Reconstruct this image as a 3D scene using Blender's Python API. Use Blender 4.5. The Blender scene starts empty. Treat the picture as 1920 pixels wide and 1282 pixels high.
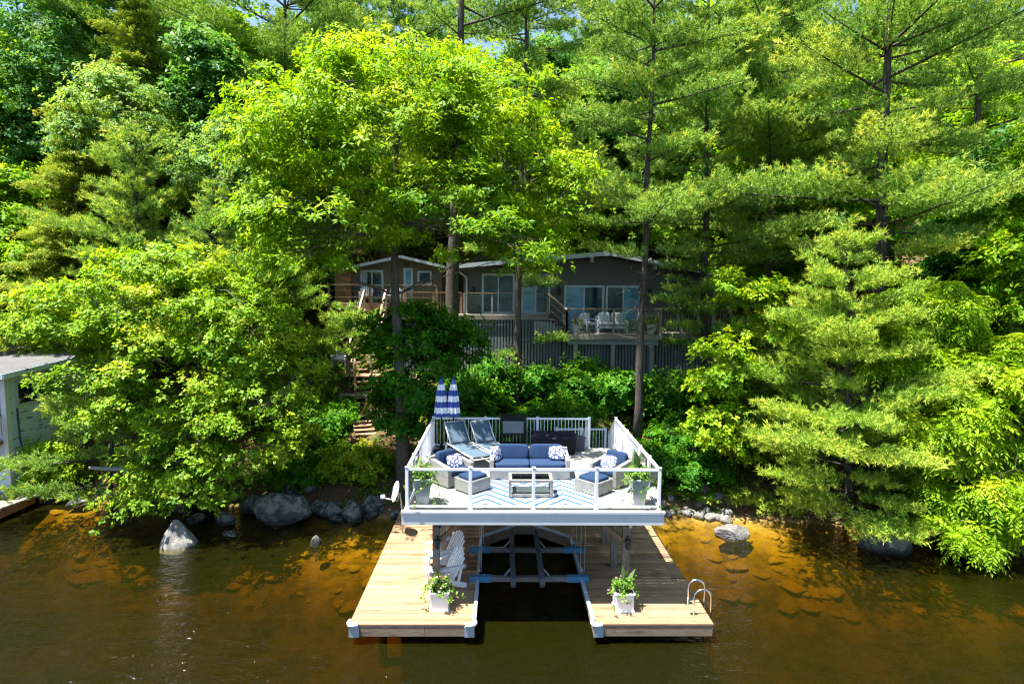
import bpy, math, random
import numpy as np
from mathutils import Vector, Matrix, noise
R = math.radians
sc = bpy.context.scene
COL = sc.collection
rnd = random.Random(7)

# ------------------------------------------------------------------ camera (a drone over the lake)
F_PX, CZ = 1130.0, 7.65
YAW, PITCH, ROLL = math.atan(19 / F_PX), math.atan(103 / F_PX), R(0.5)
cam_d = bpy.data.cameras.new('camera')
cam = bpy.data.objects.new('camera', cam_d)
COL.objects.link(cam)
cam_d.sensor_width = 36
cam_d.lens = 36 * F_PX / 1920
cam_d.clip_end = 3000
cam.matrix_world = (Matrix.Translation((0, 0, CZ)) @ Matrix.Rotation(-YAW, 4, 'Z') @
                    Matrix.Rotation(R(90) - PITCH, 4, 'X') @ Matrix.Rotation(ROLL, 4, 'Z'))
sc.camera = cam
CM = cam.matrix_world.to_3x3()


def at(px, py, Y):
    """point of the survey at distance Y out from the drone, read off the photograph"""
    d = CM @ Vector(((px - 960) / F_PX, (641 - py) / F_PX, -1))
    t = Y / d.y
    return Vector((d.x * t, Y, CZ + d.z * t))


def atz(px, py, z):
    d = CM @ Vector(((px - 960) / F_PX, (641 - py) / F_PX, -1))
    t = (z - CZ) / d.z
    return Vector((d.x * t, d.y * t, z))


# ------------------------------------------------------------------ light
w = bpy.data.worlds.new('World')
sc.world = w
w.use_nodes = True
nt = w.node_tree
bg = nt.nodes['Background']
sky = nt.nodes.new('ShaderNodeTexSky')
sky.sky_type = 'NISHITA'
sky.sun_disc = False
SUN = Vector((-0.34, -0.10, 1.0)).normalized()
sky.sun_elevation = math.asin(SUN.z)
sky.sun_rotation = math.atan2(SUN.x, SUN.y)
sky.air_density = 1.0
sky.dust_density = 0.4
sky.ozone_density = 1.0
nt.links.new(sky.outputs[0], bg.inputs[0])
bg.inputs[1].default_value = 0.078
sun_d = bpy.data.lights.new('sun', 'SUN')
sun_d.energy = 5.0
sun_d.angle = R(0.53)
sun_d.color = (1.0, 0.955, 0.88)
sun = bpy.data.objects.new('sun', sun_d)
COL.objects.link(sun)
sun.rotation_euler = SUN.to_track_quat('Z', 'Y').to_euler()
sun.location = (-20, -8, 60)
vs = sc.view_settings
sc.display_settings.display_device = 'sRGB'
vs.view_transform = 'Standard'
vs.look = 'None'
vs.exposure = 1.85
vs.gamma = 1.0
sc.render.engine = 'CYCLES'
cy = sc.cycles
cy.max_bounces = 8
cy.diffuse_bounces = 3
cy.glossy_bounces = 3
cy.transmission_bounces = 6
cy.transparent_max_bounces = 16
cy.caustics_reflective = False
cy.caustics_refractive = False
cy.use_denoising = True
cy.denoising_prefilter = 'NONE'
cy.filter_width = 1.25
cy.sample_clamp_indirect = 6


# ------------------------------------------------------------------ materials
def newmat(name):
    m = bpy.data.materials.new(name)
    m.use_nodes = True
    t = m.node_tree
    return m, t, t.nodes['Principled BSDF']


def nd(t, kind, **kw):
    n = t.nodes.new('ShaderNode' + kind)
    for k, v in kw.items():
        setattr(n, k, v)
    return n


def math_n(t, op, a, b=None, clamp=False):
    n = nd(t, 'Math', operation=op)
    n.use_clamp = clamp
    for i, x in enumerate((a, b)):
        if x is None:
            continue
        if isinstance(x, (int, float)):
            n.inputs[i].default_value = x
        else:
            t.links.new(x, n.inputs[i])
    return n.outputs[0]


def noise_n(t, scale, detail=4, rough=0.55, vec=None, stretch=None):
    n = nd(t, 'TexNoise')
    n.inputs['Scale'].default_value = scale
    n.inputs['Detail'].default_value = detail
    n.inputs['Roughness'].default_value = rough
    if vec is None:
        vec = nd(t, 'TexCoord').outputs['Object']
    if stretch:
        mp = nd(t, 'Mapping')
        mp.inputs['Scale'].default_value = stretch
        t.links.new(vec, mp.inputs[0])
        vec = mp.outputs[0]
    t.links.new(vec, n.inputs['Vector'])
    return n.outputs[0]


def ramp_n(t, fac, stops):
    r = nd(t, 'ValToRGB')
    e = r.color_ramp.elements
    while len(e) < len(stops):
        e.new(0.5)
    for el, (p, c) in zip(e, stops):
        el.position = p
        el.color = (*c, 1) if len(c) == 3 else c
    t.links.new(fac, r.inputs[0])
    return r.outputs[0]


def mix_n(t, fac, a, b, blend='MIX'):
    n = nd(t, 'MixRGB', blend_type=blend)
    for i, x in ((0, fac), (1, a), (2, b)):
        if isinstance(x, (int, float)):
            n.inputs[i].default_value = x
        elif isinstance(x, (tuple, list)):
            n.inputs[i].default_value = (*x, 1)
        else:
            t.links.new(x, n.inputs[i])
    return n.outputs[0]


def bump_n(t, h, strength, dist=0.02):
    b = nd(t, 'Bump')
    b.inputs['Strength'].default_value = strength
    b.inputs['Distance'].default_value = dist
    t.links.new(h, b.inputs['Height'])
    return b.outputs[0]


def tone_n(t):
    a = nd(t, 'Attribute', attribute_name='tone')
    return a.outputs['Fac']


def mk(name, c, rough=0.6, var=0.12, scale=6, bump=0.0, bscale=40, metal=0.0, spec=0.5, tone=0.0, stretch=None, dirt=0.0):
    """plain painted or woven or wooden surface: colour with worn patches, optional per-board tone, fine bump"""
    m, t, p = newmat(name)
    col = mix_n(t, 1.0, c, ramp_n(t, noise_n(t, scale, 5, 0.6, stretch=stretch), [(0.25, (1 - var,) * 3), (0.75, (1 + var * 0.6,) * 3)]), 'MULTIPLY')
    if tone:
        v = math_n(t, 'ADD', math_n(t, 'MULTIPLY', tone_n(t), 2 * tone), 1 - tone)
        hs = nd(t, 'HueSaturation')
        t.links.new(v, hs.inputs['Value'])
        t.links.new(col, hs.inputs['Color'])
        col = hs.outputs[0]
    if dirt:
        d = ramp_n(t, noise_n(t, scale * 0.35, 8, 0.7), [(0.45, (1, 1, 1)), (0.72, (1 - dirt,) * 3)])
        col = mix_n(t, 1.0, col, d, 'MULTIPLY')
    t.links.new(col, p.inputs['Base Color'])
    p.inputs['Roughness'].default_value = rough
    p.inputs['Metallic'].default_value = metal
    p.inputs['Specular IOR Level'].default_value = spec
    if bump:
        t.links.new(bump_n(t, noise_n(t, bscale, 4, 0.6, stretch=stretch), bump, 0.01), p.inputs['Normal'])
    return m


def wood(name, c1, c2, rough=0.65, along='x', tone=0.22, bump=0.25, grain=7):
    m, t, p = newmat(name)
    s = {'x': (0.7, 9, 9), 'y': (9, 0.7, 9), 'z': (9, 9, 0.7)}[along]
    g = noise_n(t, grain, 6, 0.65, stretch=s)
    col = ramp_n(t, g, [(0.3, c1), (0.7, c2)])
    kn = noise_n(t, 2.2, 2, 0.5, stretch={'x': (.5, 2.5, 2.5), 'y': (2.5, .5, 2.5), 'z': (2.5, 2.5, .5)}[along])
    col = mix_n(t, 1.0, col, ramp_n(t, kn, [(0.27, (0.55, 0.50, 0.46)), (0.40, (0.93, 0.92, 0.9)), (0.5, (1, 1, 1))]), 'MULTIPLY')
    v = math_n(t, 'ADD', math_n(t, 'MULTIPLY', tone_n(t), 2 * tone), 1 - tone)
    hs = nd(t, 'HueSaturation')
    t.links.new(v, hs.inputs['Value'])
    t.links.new(col, hs.inputs['Color'])
    t.links.new(hs.outputs[0], p.inputs['Base Color'])
    p.inputs['Roughness'].default_value = rough
    t.links.new(bump_n(t, g, bump, 0.006), p.inputs['Normal'])
    return m


def leafmat(name, dark, mid, light, transl=0.38, rough=0.55, tgain=(1.9, 1.7, 0.6), spec=0.22):
    m, t, p = newmat(name)
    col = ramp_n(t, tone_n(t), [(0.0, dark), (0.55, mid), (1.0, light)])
    t.links.new(col, p.inputs['Base Color'])
    p.inputs['Roughness'].default_value = rough
    p.inputs['Specular IOR Level'].default_value = spec
    tr = nd(t, 'BsdfTranslucent')
    t.links.new(mix_n(t, 1.0, col, tgain, 'MULTIPLY'), tr.inputs[0])
    mx = nd(t, 'MixShader')
    mx.inputs[0].default_value = transl
    t.links.new(p.outputs[0], mx.inputs[1])
    t.links.new(tr.outputs[0], mx.inputs[2])
    t.links.new(mx.outputs[0], t.nodes['Material Output'].inputs[0])
    return m


def glass_m(name, tint, refl_boost=0.0, ior=1.5):
    m, t, p = newmat(name)
    t.nodes.remove(p)
    tr = nd(t, 'BsdfTransparent')
    tr.inputs[0].default_value = (*tint, 1)
    gl = nd(t, 'BsdfGlossy')
    gl.inputs['Roughness'].default_value = 0.01
    fr = nd(t, 'Fresnel')
    fr.inputs[0].default_value = ior
    mx = nd(t, 'MixShader')
    t.links.new(math_n(t, 'ADD', fr.outputs[0], refl_boost, True), mx.inputs[0])
    t.links.new(tr.outputs[0], mx.inputs[1])
    t.links.new(gl.outputs[0], mx.inputs[2])
    t.links.new(mx.outputs[0], t.nodes['Material Output'].inputs[0])
    return m


def bark(name, c1, c2, scale=5):
    m, t, p = newmat(name)
    g = noise_n(t, scale, 7, 0.7, stretch=(5, 5, 0.9))
    col = ramp_n(t, g, [(0.3, c1), (0.72, c2)])
    t.links.new(col, p.inputs['Base Color'])
    p.inputs['Roughness'].default_value = 0.9
    p.inputs['Specular IOR Level'].default_value = 0.15
    t.links.new(bump_n(t, g, 0.9, 0.05), p.inputs['Normal'])
    return m


M = {}
M['dock'] = wood('dock_wood', (0.25, 0.145, 0.075), (0.42, 0.275, 0.155), along='x', tone=0.26)
M['dock_fascia'] = wood('dock_fascia_wood', (0.14, 0.095, 0.065), (0.34, 0.25, 0.17), along='x', tone=0.2)
M['post'] = wood('weathered_post', (0.10, 0.085, 0.072), (0.25, 0.215, 0.18), along='z', tone=0.15, bump=0.5)
M['brace'] = wood('brace_wood', (0.15, 0.085, 0.05), (0.30, 0.19, 0.115), along='x', tone=0.15)
M['deckfloor'] = wood('deck_boards', (0.33, 0.31, 0.275), (0.46, 0.43, 0.385), along='x', tone=0.07, bump=0.15)
M['white'] = mk('white_paint', (0.80, 0.81, 0.82), 0.4, 0.04, 5, spec=0.4)
M['whitewash'] = mk('white_board', (0.66, 0.67, 0.67), 0.55, 0.07, 3, 0.1, 30, dirt=0.12, stretch=(0.4, 4, 4))
M['alu'] = mk('white_aluminium', (0.86, 0.87, 0.88), 0.32, 0.03, 4, spec=0.5)
M['trimblue'] = mk('pale_slip_trim', (0.42, 0.50, 0.58), 0.45, 0.08, 6, dirt=0.15)
M['glass'] = glass_m('rail_glass', (0.93, 0.96, 0.96), 0.01)
M['tableglass'] = glass_m('table_glass', (0.55, 0.6, 0.62), 0.03)
M['wicker'] = None
M['navy'] = mk('navy_fabric', (0.020, 0.044, 0.105), 0.9, 0.10, 5, 0.35, 220, spec=0.2)
M['loungemesh'] = mk('grey_sling', (0.075, 0.12, 0.16), 0.8, 0.08, 8, 0.3, 300, spec=0.25)
M['alugrey'] = mk('grey_aluminium', (0.52, 0.54, 0.55), 0.38, 0.05, 5, spec=0.5)
M['black'] = mk('black_resin', (0.006, 0.009, 0.016), 0.75, 0.15, 6, 0.2, 80, spec=0.2)
M['bingrey'] = mk('slate_plastic', (0.035, 0.05, 0.075), 0.5, 0.1, 6)
M['screen'] = mk('slate_panel', (0.11, 0.14, 0.17), 0.55, 0.08, 5)
M['iron'] = mk('black_iron', (0.012, 0.012, 0.016), 0.45, 0.1, 9)
M['steel'] = mk('steel', (0.62, 0.63, 0.65), 0.25, 0.05, 8, metal=1.0)
M['galv'] = mk('galvanised', (0.30, 0.36, 0.42), 0.5, 0.15, 9, metal=0.3)
M['bluesteel'] = mk('blue_sleeve', (0.06, 0.21, 0.36), 0.55, 0.12, 8)
M['carpet'] = mk('bunk_carpet', (0.10, 0.115, 0.125), 0.95, 0.2, 12, 0.5, 150, spec=0.1)
M['beamgrey'] = wood('lift_beam_wood', (0.12, 0.115, 0.105), (0.25, 0.235, 0.215), along='x', tone=0.1)
M['soil'] = mk('potting_soil', (0.035, 0.024, 0.016), 0.95, 0.3, 20, 0.6, 60)
M['siding'] = mk('taupe_siding', (0.092, 0.100, 0.098), 0.7, 0.10, 2.5, 0.15, 40, tone=0.05, stretch=(0.5, 3, 3))
M['cabinwall'] = mk('cabin_board', (0.13, 0.115, 0.075), 0.75, 0.12, 3, 0.15, 40, tone=0.08)
M['cedar'] = wood('cedar_boards', (0.20, 0.10, 0.035), (0.36, 0.20, 0.075), along='x', tone=0.2)
M['skirt'] = mk('grey_slat', (0.16, 0.185, 0.20), 0.75, 0.15, 3, 0.2, 40, tone=0.14, stretch=(3, 3, .5))
M['greybeam'] = mk('grey_beam', (0.24, 0.26, 0.27), 0.7, 0.12, 3)
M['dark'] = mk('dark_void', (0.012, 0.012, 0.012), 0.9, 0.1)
M['brownwood'] = wood('brown_deck_wood', (0.13, 0.075, 0.04), (0.27, 0.165, 0.09), along='x', tone=0.2)
M['railwood'] = wood('rail_wood', (0.17, 0.12, 0.075), (0.33, 0.25, 0.16), along='x', tone=0.15)
M['stairwood'] = wood('stair_wood', (0.22, 0.13, 0.075), (0.43, 0.28, 0.17), along='x', tone=0.2)
M['greywood'] = wood('grey_old_wood', (0.14, 0.12, 0.10), (0.30, 0.27, 0.23), along='x', tone=0.2)
M['roof'] = mk('asphalt_roof', (0.11, 0.108, 0.108), 0.9, 0.18, 2.5, 0.5, 120, dirt=0.3)
M['rustroof'] = mk('needle_covered_roof', (0.17, 0.085, 0.045), 0.9, 0.3, 3, 0.6, 60)
M['whitetrim'] = mk('white_trim', (0.45, 0.50, 0.54), 0.5, 0.06, 4)
M['pane'] = None
M['curtain'] = mk('curtain_cloth', (0.30, 0.36, 0.42), 0.8, 0.1, 4)
M['cushwhite'] = mk('white_cushion', (0.36, 0.40, 0.44), 0.85, 0.06, 5)
M['hose'] = mk('dark_blue_hose', (0.02, 0.035, 0.07), 0.5, 0.1)
M['redbrown'] = wood('red_brown_rail', (0.16, 0.06, 0.03), (0.28, 0.12, 0.06), along='z', tone=0.15)
M['bark_dark'] = bark('dark_bark', (0.022, 0.018, 0.015), (0.10, 0.085, 0.07))
M['bark_grey'] = bark('grey_bark', (0.05, 0.045, 0.04), (0.20, 0.175, 0.15))
M['bark_pine'] = bark('pine_bark', (0.035, 0.03, 0.027), (0.15, 0.125, 0.105), 4)
M['twig'] = bark('bare_twig', (0.10, 0.085, 0.075), (0.28, 0.25, 0.225), 8)
M['driftwood'] = bark('bleached_log', (0.3, 0.28, 0.26), (0.55, 0.53, 0.5), 5)

# foliage: leaf colours (shade painted into the dark maple), spread from old to young growth
M['oak'] = leafmat('oak_leaf', (0.07, 0.19, 0.005), (0.225, 0.385, 0.008), (0.44, 0.50, 0.016), 0.42)
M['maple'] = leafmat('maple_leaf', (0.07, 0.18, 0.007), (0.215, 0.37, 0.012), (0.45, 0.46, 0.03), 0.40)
M['maple_dark'] = leafmat('shade_painted_maple_leaf', (0.020, 0.115, 0.006), (0.060, 0.22, 0.009), (0.17, 0.32, 0.012), 0.42)  # darker copy of the maple leaf, with shade put into its colour
M['birch'] = leafmat('birch_leaf', (0.065, 0.165, 0.035), (0.17, 0.32, 0.075), (0.32, 0.43, 0.12), 0.36)
M['poplar'] = leafmat('poplar_leaf', (0.025, 0.115, 0.022), (0.08, 0.23, 0.04), (0.20, 0.35, 0.07), 0.36)
M['ash'] = leafmat('ash_leaf', (0.10, 0.23, 0.005), (0.25, 0.41, 0.008), (0.43, 0.51, 0.02), 0.42)
M['wood_leaf'] = leafmat('woodland_leaf', (0.07, 0.19, 0.006), (0.21, 0.40, 0.010), (0.38, 0.50, 0.02), 0.44)
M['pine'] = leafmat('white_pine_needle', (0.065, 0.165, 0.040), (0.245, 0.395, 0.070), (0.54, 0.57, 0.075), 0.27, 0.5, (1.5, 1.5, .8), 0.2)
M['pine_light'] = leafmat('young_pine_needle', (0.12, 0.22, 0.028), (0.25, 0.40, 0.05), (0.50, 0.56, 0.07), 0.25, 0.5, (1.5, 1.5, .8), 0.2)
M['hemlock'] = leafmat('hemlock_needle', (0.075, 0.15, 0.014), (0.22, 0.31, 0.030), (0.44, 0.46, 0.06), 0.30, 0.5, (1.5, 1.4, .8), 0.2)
M['potleaf'] = leafmat('pot_plant_leaf', (0.04, 0.12, 0.02), (0.12, 0.25, 0.03), (0.3, 0.42, 0.06), 0.3)
M['bigleaf'] = leafmat('canna_leaf', (0.03, 0.08, 0.03), (0.08, 0.14, 0.05), (0.16, 0.25, 0.09), 0.3)
M['fern'] = leafmat('fern_leaf', (0.05, 0.15, 0.01), (0.14, 0.28, 0.015), (0.28, 0.38, 0.03), 0.35)


def petal(name, c):
    return mk(name, c, 0.6, 0.1, 30)


M['pink'] = petal('pink_petal', (0.62, 0.16, 0.34))
M['palepink'] = petal('pale_petal', (0.80, 0.62, 0.70))
M['red'] = petal('red_petal', (0.5, 0.02, 0.02))
M['peach'] = petal('peach_petal', (0.75, 0.38, 0.24))


def special_materials():
    # woven grey wicker
    m, t, p = newmat('grey_wicker')
    tc = nd(t, 'TexCoord')
    wv = nd(t, 'TexWave', wave_type='BANDS', bands_direction='Z')
    wv.inputs['Scale'].default_value = 24
    wv.inputs['Distortion'].default_value = 0.4
    t.links.new(tc.outputs['Object'], wv.inputs[0])
    wv2 = nd(t, 'TexWave', wave_type='BANDS', bands_direction='DIAGONAL')
    wv2.inputs['Scale'].default_value = 16
    t.links.new(tc.outputs['Object'], wv2.inputs[0])
    h = math_n(t, 'MULTIPLY', wv.outputs[1], wv2.outputs[1])
    h2 = math_n(t, 'ADD', math_n(t, 'MULTIPLY', h, 0.5), math_n(t, 'MULTIPLY', noise_n(t, 5), 0.5))
    t.links.new(ramp_n(t, h2, [(0.15, (0.17, 0.165, 0.155)), (0.75, (0.38, 0.37, 0.345))]), p.inputs['Base Color'])
    p.inputs['Roughness'].default_value = 0.65
    t.links.new(bump_n(t, h, 0.5, 0.01), p.inputs['Normal'])
    M['wicker'] = m
    # window panes: dark room, with the blue sky reflection put into the colour
    m, t, p = newmat('window_pane')
    t.links.new(ramp_n(t, noise_n(t, 0.9, 3), [(0.35, (0.006, 0.016, 0.03)), (0.7, (0.02, 0.065, 0.13))]), p.inputs['Base Color'])
    p.inputs['Roughness'].default_value = 0.03
    p.inputs['Specular IOR Level'].default_value = 1.0
    p.inputs['IOR'].default_value = 1.5
    M['pane'] = m
    m, t, p = newmat('sky_painted_pane')  # brighter pane, reflected blue sky painted as base colour
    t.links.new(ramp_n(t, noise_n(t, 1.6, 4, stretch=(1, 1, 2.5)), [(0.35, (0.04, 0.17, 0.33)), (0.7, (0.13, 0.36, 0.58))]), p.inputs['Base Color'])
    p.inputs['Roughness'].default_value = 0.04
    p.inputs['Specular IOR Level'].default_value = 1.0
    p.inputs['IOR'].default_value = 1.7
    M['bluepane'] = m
    # rug: blue lines that change direction from band to band
    m, t, p = newmat('striped_rug')
    tc = nd(t, 'TexCoord')
    sp = nd(t, 'SeparateXYZ')
    t.links.new(tc.outputs['Object'], sp.inputs[0])
    zig = math_n(t, 'PINGPONG', math_n(t, 'ADD', sp.outputs[0], 10.35), 0.92)
    v = math_n(t, 'ADD', math_n(t, 'MULTIPLY', zig, 1.05), sp.outputs[1])
    fr = math_n(t, 'FRACT', math_n(t, 'DIVIDE', math_n(t, 'ADD', v, 20.0), 0.34))
    line = math_n(t, 'LESS_THAN', fr, 0.44)
    t.links.new(mix_n(t, line, (0.74, 0.75, 0.76), (0.05, 0.12, 0.36)), p.inputs['Base Color'])
    p.inputs['Roughness'].default_value = 0.9
    M['rug'] = m
    # umbrella: broad blue and white hoops
    m, t, p = newmat('striped_canvas')
    tc = nd(t, 'TexCoord')
    sp = nd(t, 'SeparateXYZ')
    t.links.new(tc.outputs['Object'], sp.inputs[0])
    fr = math_n(t, 'FRACT', math_n(t, 'DIVIDE', math_n(t, 'ADD', sp.outputs[2], 0.01), 0.345))
    st = math_n(t, 'LESS_THAN', fr, 0.5)
    t.links.new(mix_n(t, st, (0.72, 0.76, 0.80), (0.035, 0.075, 0.33)), p.inputs['Base Color'])
    p.inputs['Roughness'].default_value = 0.85
    M['canvas'] = m
    # throw pillow: navy trellis on white
    m, t, p = newmat('trellis_fabric')
    vo = nd(t, 'TexVoronoi', feature='DISTANCE_TO_EDGE')
    vo.inputs['Scale'].default_value = 9
    t.links.new(nd(t, 'TexCoord').outputs['Object'], vo.inputs['Vector'])
    ln = math_n(t, 'LESS_THAN', vo.outputs[0], 0.10)
    t.links.new(mix_n(t, ln, (0.75, 0.75, 0.76), (0.04, 0.06, 0.22)), p.inputs['Base Color'])
    p.inputs['Roughness'].default_value = 0.9
    M['trellis'] = m
    # granite with lichen and a dark band where the lake laps
    m, t, p = newmat('granite')
    g = noise_n(t, 2.2, 9, 0.7)
    col = ramp_n(t, g, [(0.28, (0.016, 0.019, 0.023)), (0.5, (0.05, 0.055, 0.062)), (0.75, (0.13, 0.13, 0.128))])
    li = ramp_n(t, noise_n(t, 3.6, 9, 0.78), [(0.47, (0, 0, 0)), (0.53, (1, 1, 1))])
    gn = nd(t, 'NewGeometry')
    sn = nd(t, 'SeparateXYZ')
    t.links.new(gn.outputs['Normal'], sn.inputs[0])
    topm = math_n(t, 'MULTIPLY', math_n(t, 'ADD', sn.outputs[2], 0.15, True), 0.95)
    col = mix_n(t, math_n(t, 'MULTIPLY', li, topm), col, mix_n(t, noise_n(t, 11, 4), (0.17, 0.20, 0.16), (0.40, 0.42, 0.34)))
    geo = nd(t, 'NewGeometry')
    sp = nd(t, 'SeparateXYZ')
    t.links.new(geo.outputs['Position'], sp.inputs[0])
    wet = math_n(t, 'ADD', sp.outputs[2], math_n(t, 'MULTIPLY', noise_n(t, 3, 3), 0.25))
    wr = ramp_n(t, wet, [(0.24, (0.38, 0.37, 0.38)), (0.34, (1, 1, 1))])
    t.links.new(mix_n(t, 1.0, col, wr, 'MULTIPLY'), p.inputs['Base Color'])
    p.inputs['Roughness'].default_value = 0.8
    t.links.new(bump_n(t, noise_n(t, 7, 9, 0.75), 0.9, 0.09), p.inputs['Normal'])
    M['granite'] = m
    m, t, p = newmat('pale_granite')
    g = noise_n(t, 3.2, 9, 0.7)
    col = ramp_n(t, g, [(0.28, (0.07, 0.068, 0.066)), (0.5, (0.17, 0.158, 0.15)), (0.75, (0.30, 0.28, 0.265))])
    li = ramp_n(t, noise_n(t, 3.0, 6, 0.75), [(0.55, (0, 0, 0)), (0.60, (1, 1, 1))])
    col = mix_n(t, math_n(t, 'MULTIPLY', li, 0.5), col, (0.34, 0.36, 0.27))
    t.links.new(col, p.inputs['Base Color'])
    p.inputs['Roughness'].default_value = 0.8
    t.links.new(bump_n(t, noise_n(t, 9, 8, 0.7), 0.6, 0.04), p.inputs['Normal'])
    M['palegranite'] = m
    # stones furred with brown silt under the surface
    m, t, p = newmat('silted_stone')
    t.links.new(ramp_n(t, noise_n(t, 5, 8, 0.7), [(0.3, (0.22, 0.13, 0.04)), (0.7, (0.58, 0.37, 0.12))]), p.inputs['Base Color'])
    p.inputs['Roughness'].default_value = 1.0
    M['silt'] = m
    # peeling paint of the old boathouse
    m, t, p = newmat('peeling_paint')
    pe = noise_n(t, 3.0, 10, 0.75, stretch=(1, 0.6, 2.6))
    f = ramp_n(t, pe, [(0.56, (0, 0, 0)), (0.60, (1, 1, 1))])
    t.links.new(mix_n(t, f, mix_n(t, noise_n(t, 0.8), (0.55, 0.68, 0.80), (0.66, 0.76, 0.85)), (0.13, 0.13, 0.12)), p.inputs['Base Color'])
    p.inputs['Roughness'].default_value = 0.75
    t.links.new(bump_n(t, f, 0.3, 0.01), p.inputs['Normal'])
    M['peel'] = m
    # ground: leaf litter, soil and moss on land, silt and sand under the lake
    m, t, p = newmat('forest_floor')
    n1 = noise_n(t, 1.1, 8, 0.7)
    lit = ramp_n(t, noise_n(t, 14, 6, 0.8), [(0.3, (0.045, 0.026, 0.014)), (0.55, (0.16, 0.095, 0.05)), (0.8, (0.34, 0.22, 0.13))])
    mos = ramp_n(t, noise_n(t, 20, 5, 0.7), [(0.3, (0.018, 0.045, 0.008)), (0.7, (0.06, 0.13, 0.02))])
    land = mix_n(t, ramp_n(t, n1, [(0.48, (0, 0, 0)), (0.60, (1, 1, 1))]), lit, mos)
    bed = mix_n(t, ramp_n(t, noise_n(t, 1.3, 7, 0.65), [(0.4, (0, 0, 0)), (0.62, (1, 1, 1))]), (0.22, 0.14, 0.045), (0.53, 0.34, 0.11))
    geo = nd(t, 'NewGeometry')
    sp = nd(t, 'SeparateXYZ')
    t.links.new(geo.outputs['Position'], sp.inputs[0])
    f = ramp_n(t, math_n(t, 'ADD', sp.outputs[2], 0.5), [(0.48, (0, 0, 0)), (0.6, (1, 1, 1))])
    t.links.new(mix_n(t, f, bed, land), p.inputs['Base Color'])
    p.inputs['Roughness'].default_value = 1.0
    p.inputs['Specular IOR Level'].default_value = 0.1
    t.links.new(bump_n(t, noise_n(t, 9, 8, 0.75), 0.8, 0.08), p.inputs['Normal'])
    M['floor'] = m
    # lake: clear brown water, ruffled skin
    m, t, p = newmat('lake_water')
    t.nodes.remove(p)
    vec = nd(t, 'TexCoord').outputs['Object']
    w1 = noise_n(t, 8.5, 3, 0.55, vec, (1.0, 1.8, 1))
    w2 = noise_n(t, 2.1, 3, 0.5, vec, (1.0, 1.7, 1))
    h = math_n(t, 'ADD', math_n(t, 'MULTIPLY', w1, 0.33), math_n(t, 'MULTIPLY', w2, 0.75))
    nrm = bump_n(t, h, 0.62, 0.16)
    fr = nd(t, 'Fresnel')
    fr.inputs[0].default_value = 1.33
    t.links.new(nrm, fr.inputs['Normal'])
    tr = nd(t, 'BsdfTransparent')
    tr.inputs[0].default_value = (0.97, 0.96, 0.90, 1)
    gl = nd(t, 'BsdfGlossy')
    gl.inputs['Roughness'].default_value = 0.06
    t.links.new(nrm, gl.inputs['Normal'])
    df = nd(t, 'BsdfDiffuse')          # fine brown silt hanging in the water
    df.inputs[0].default_value = (0.086, 0.088, 0.009, 1)
    tb = nd(t, 'MixShader')
    tb.inputs[0].default_value = 0.07
    t.links.new(tr.outputs[0], tb.inputs[1])
    t.links.new(df.outputs[0], tb.inputs[2])
    mx = nd(t, 'MixShader')
    t.links.new(fr.outputs[0], mx.inputs[0])
    t.links.new(tb.outputs[0], mx.inputs[1])
    t.links.new(gl.outputs[0], mx.inputs[2])
    out = t.nodes['Material Output']
    t.links.new(mx.outputs[0], out.inputs['Surface'])
    va = nd(t, 'VolumeAbsorption')
    va.inputs['Color'].default_value = (0.765, 0.70, 0.0, 1)
    va.inputs['Density'].default_value = 2.7
    t.links.new(va.outputs[0], out.inputs['Volume'])
    M['water'] = m


special_materials()


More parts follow.
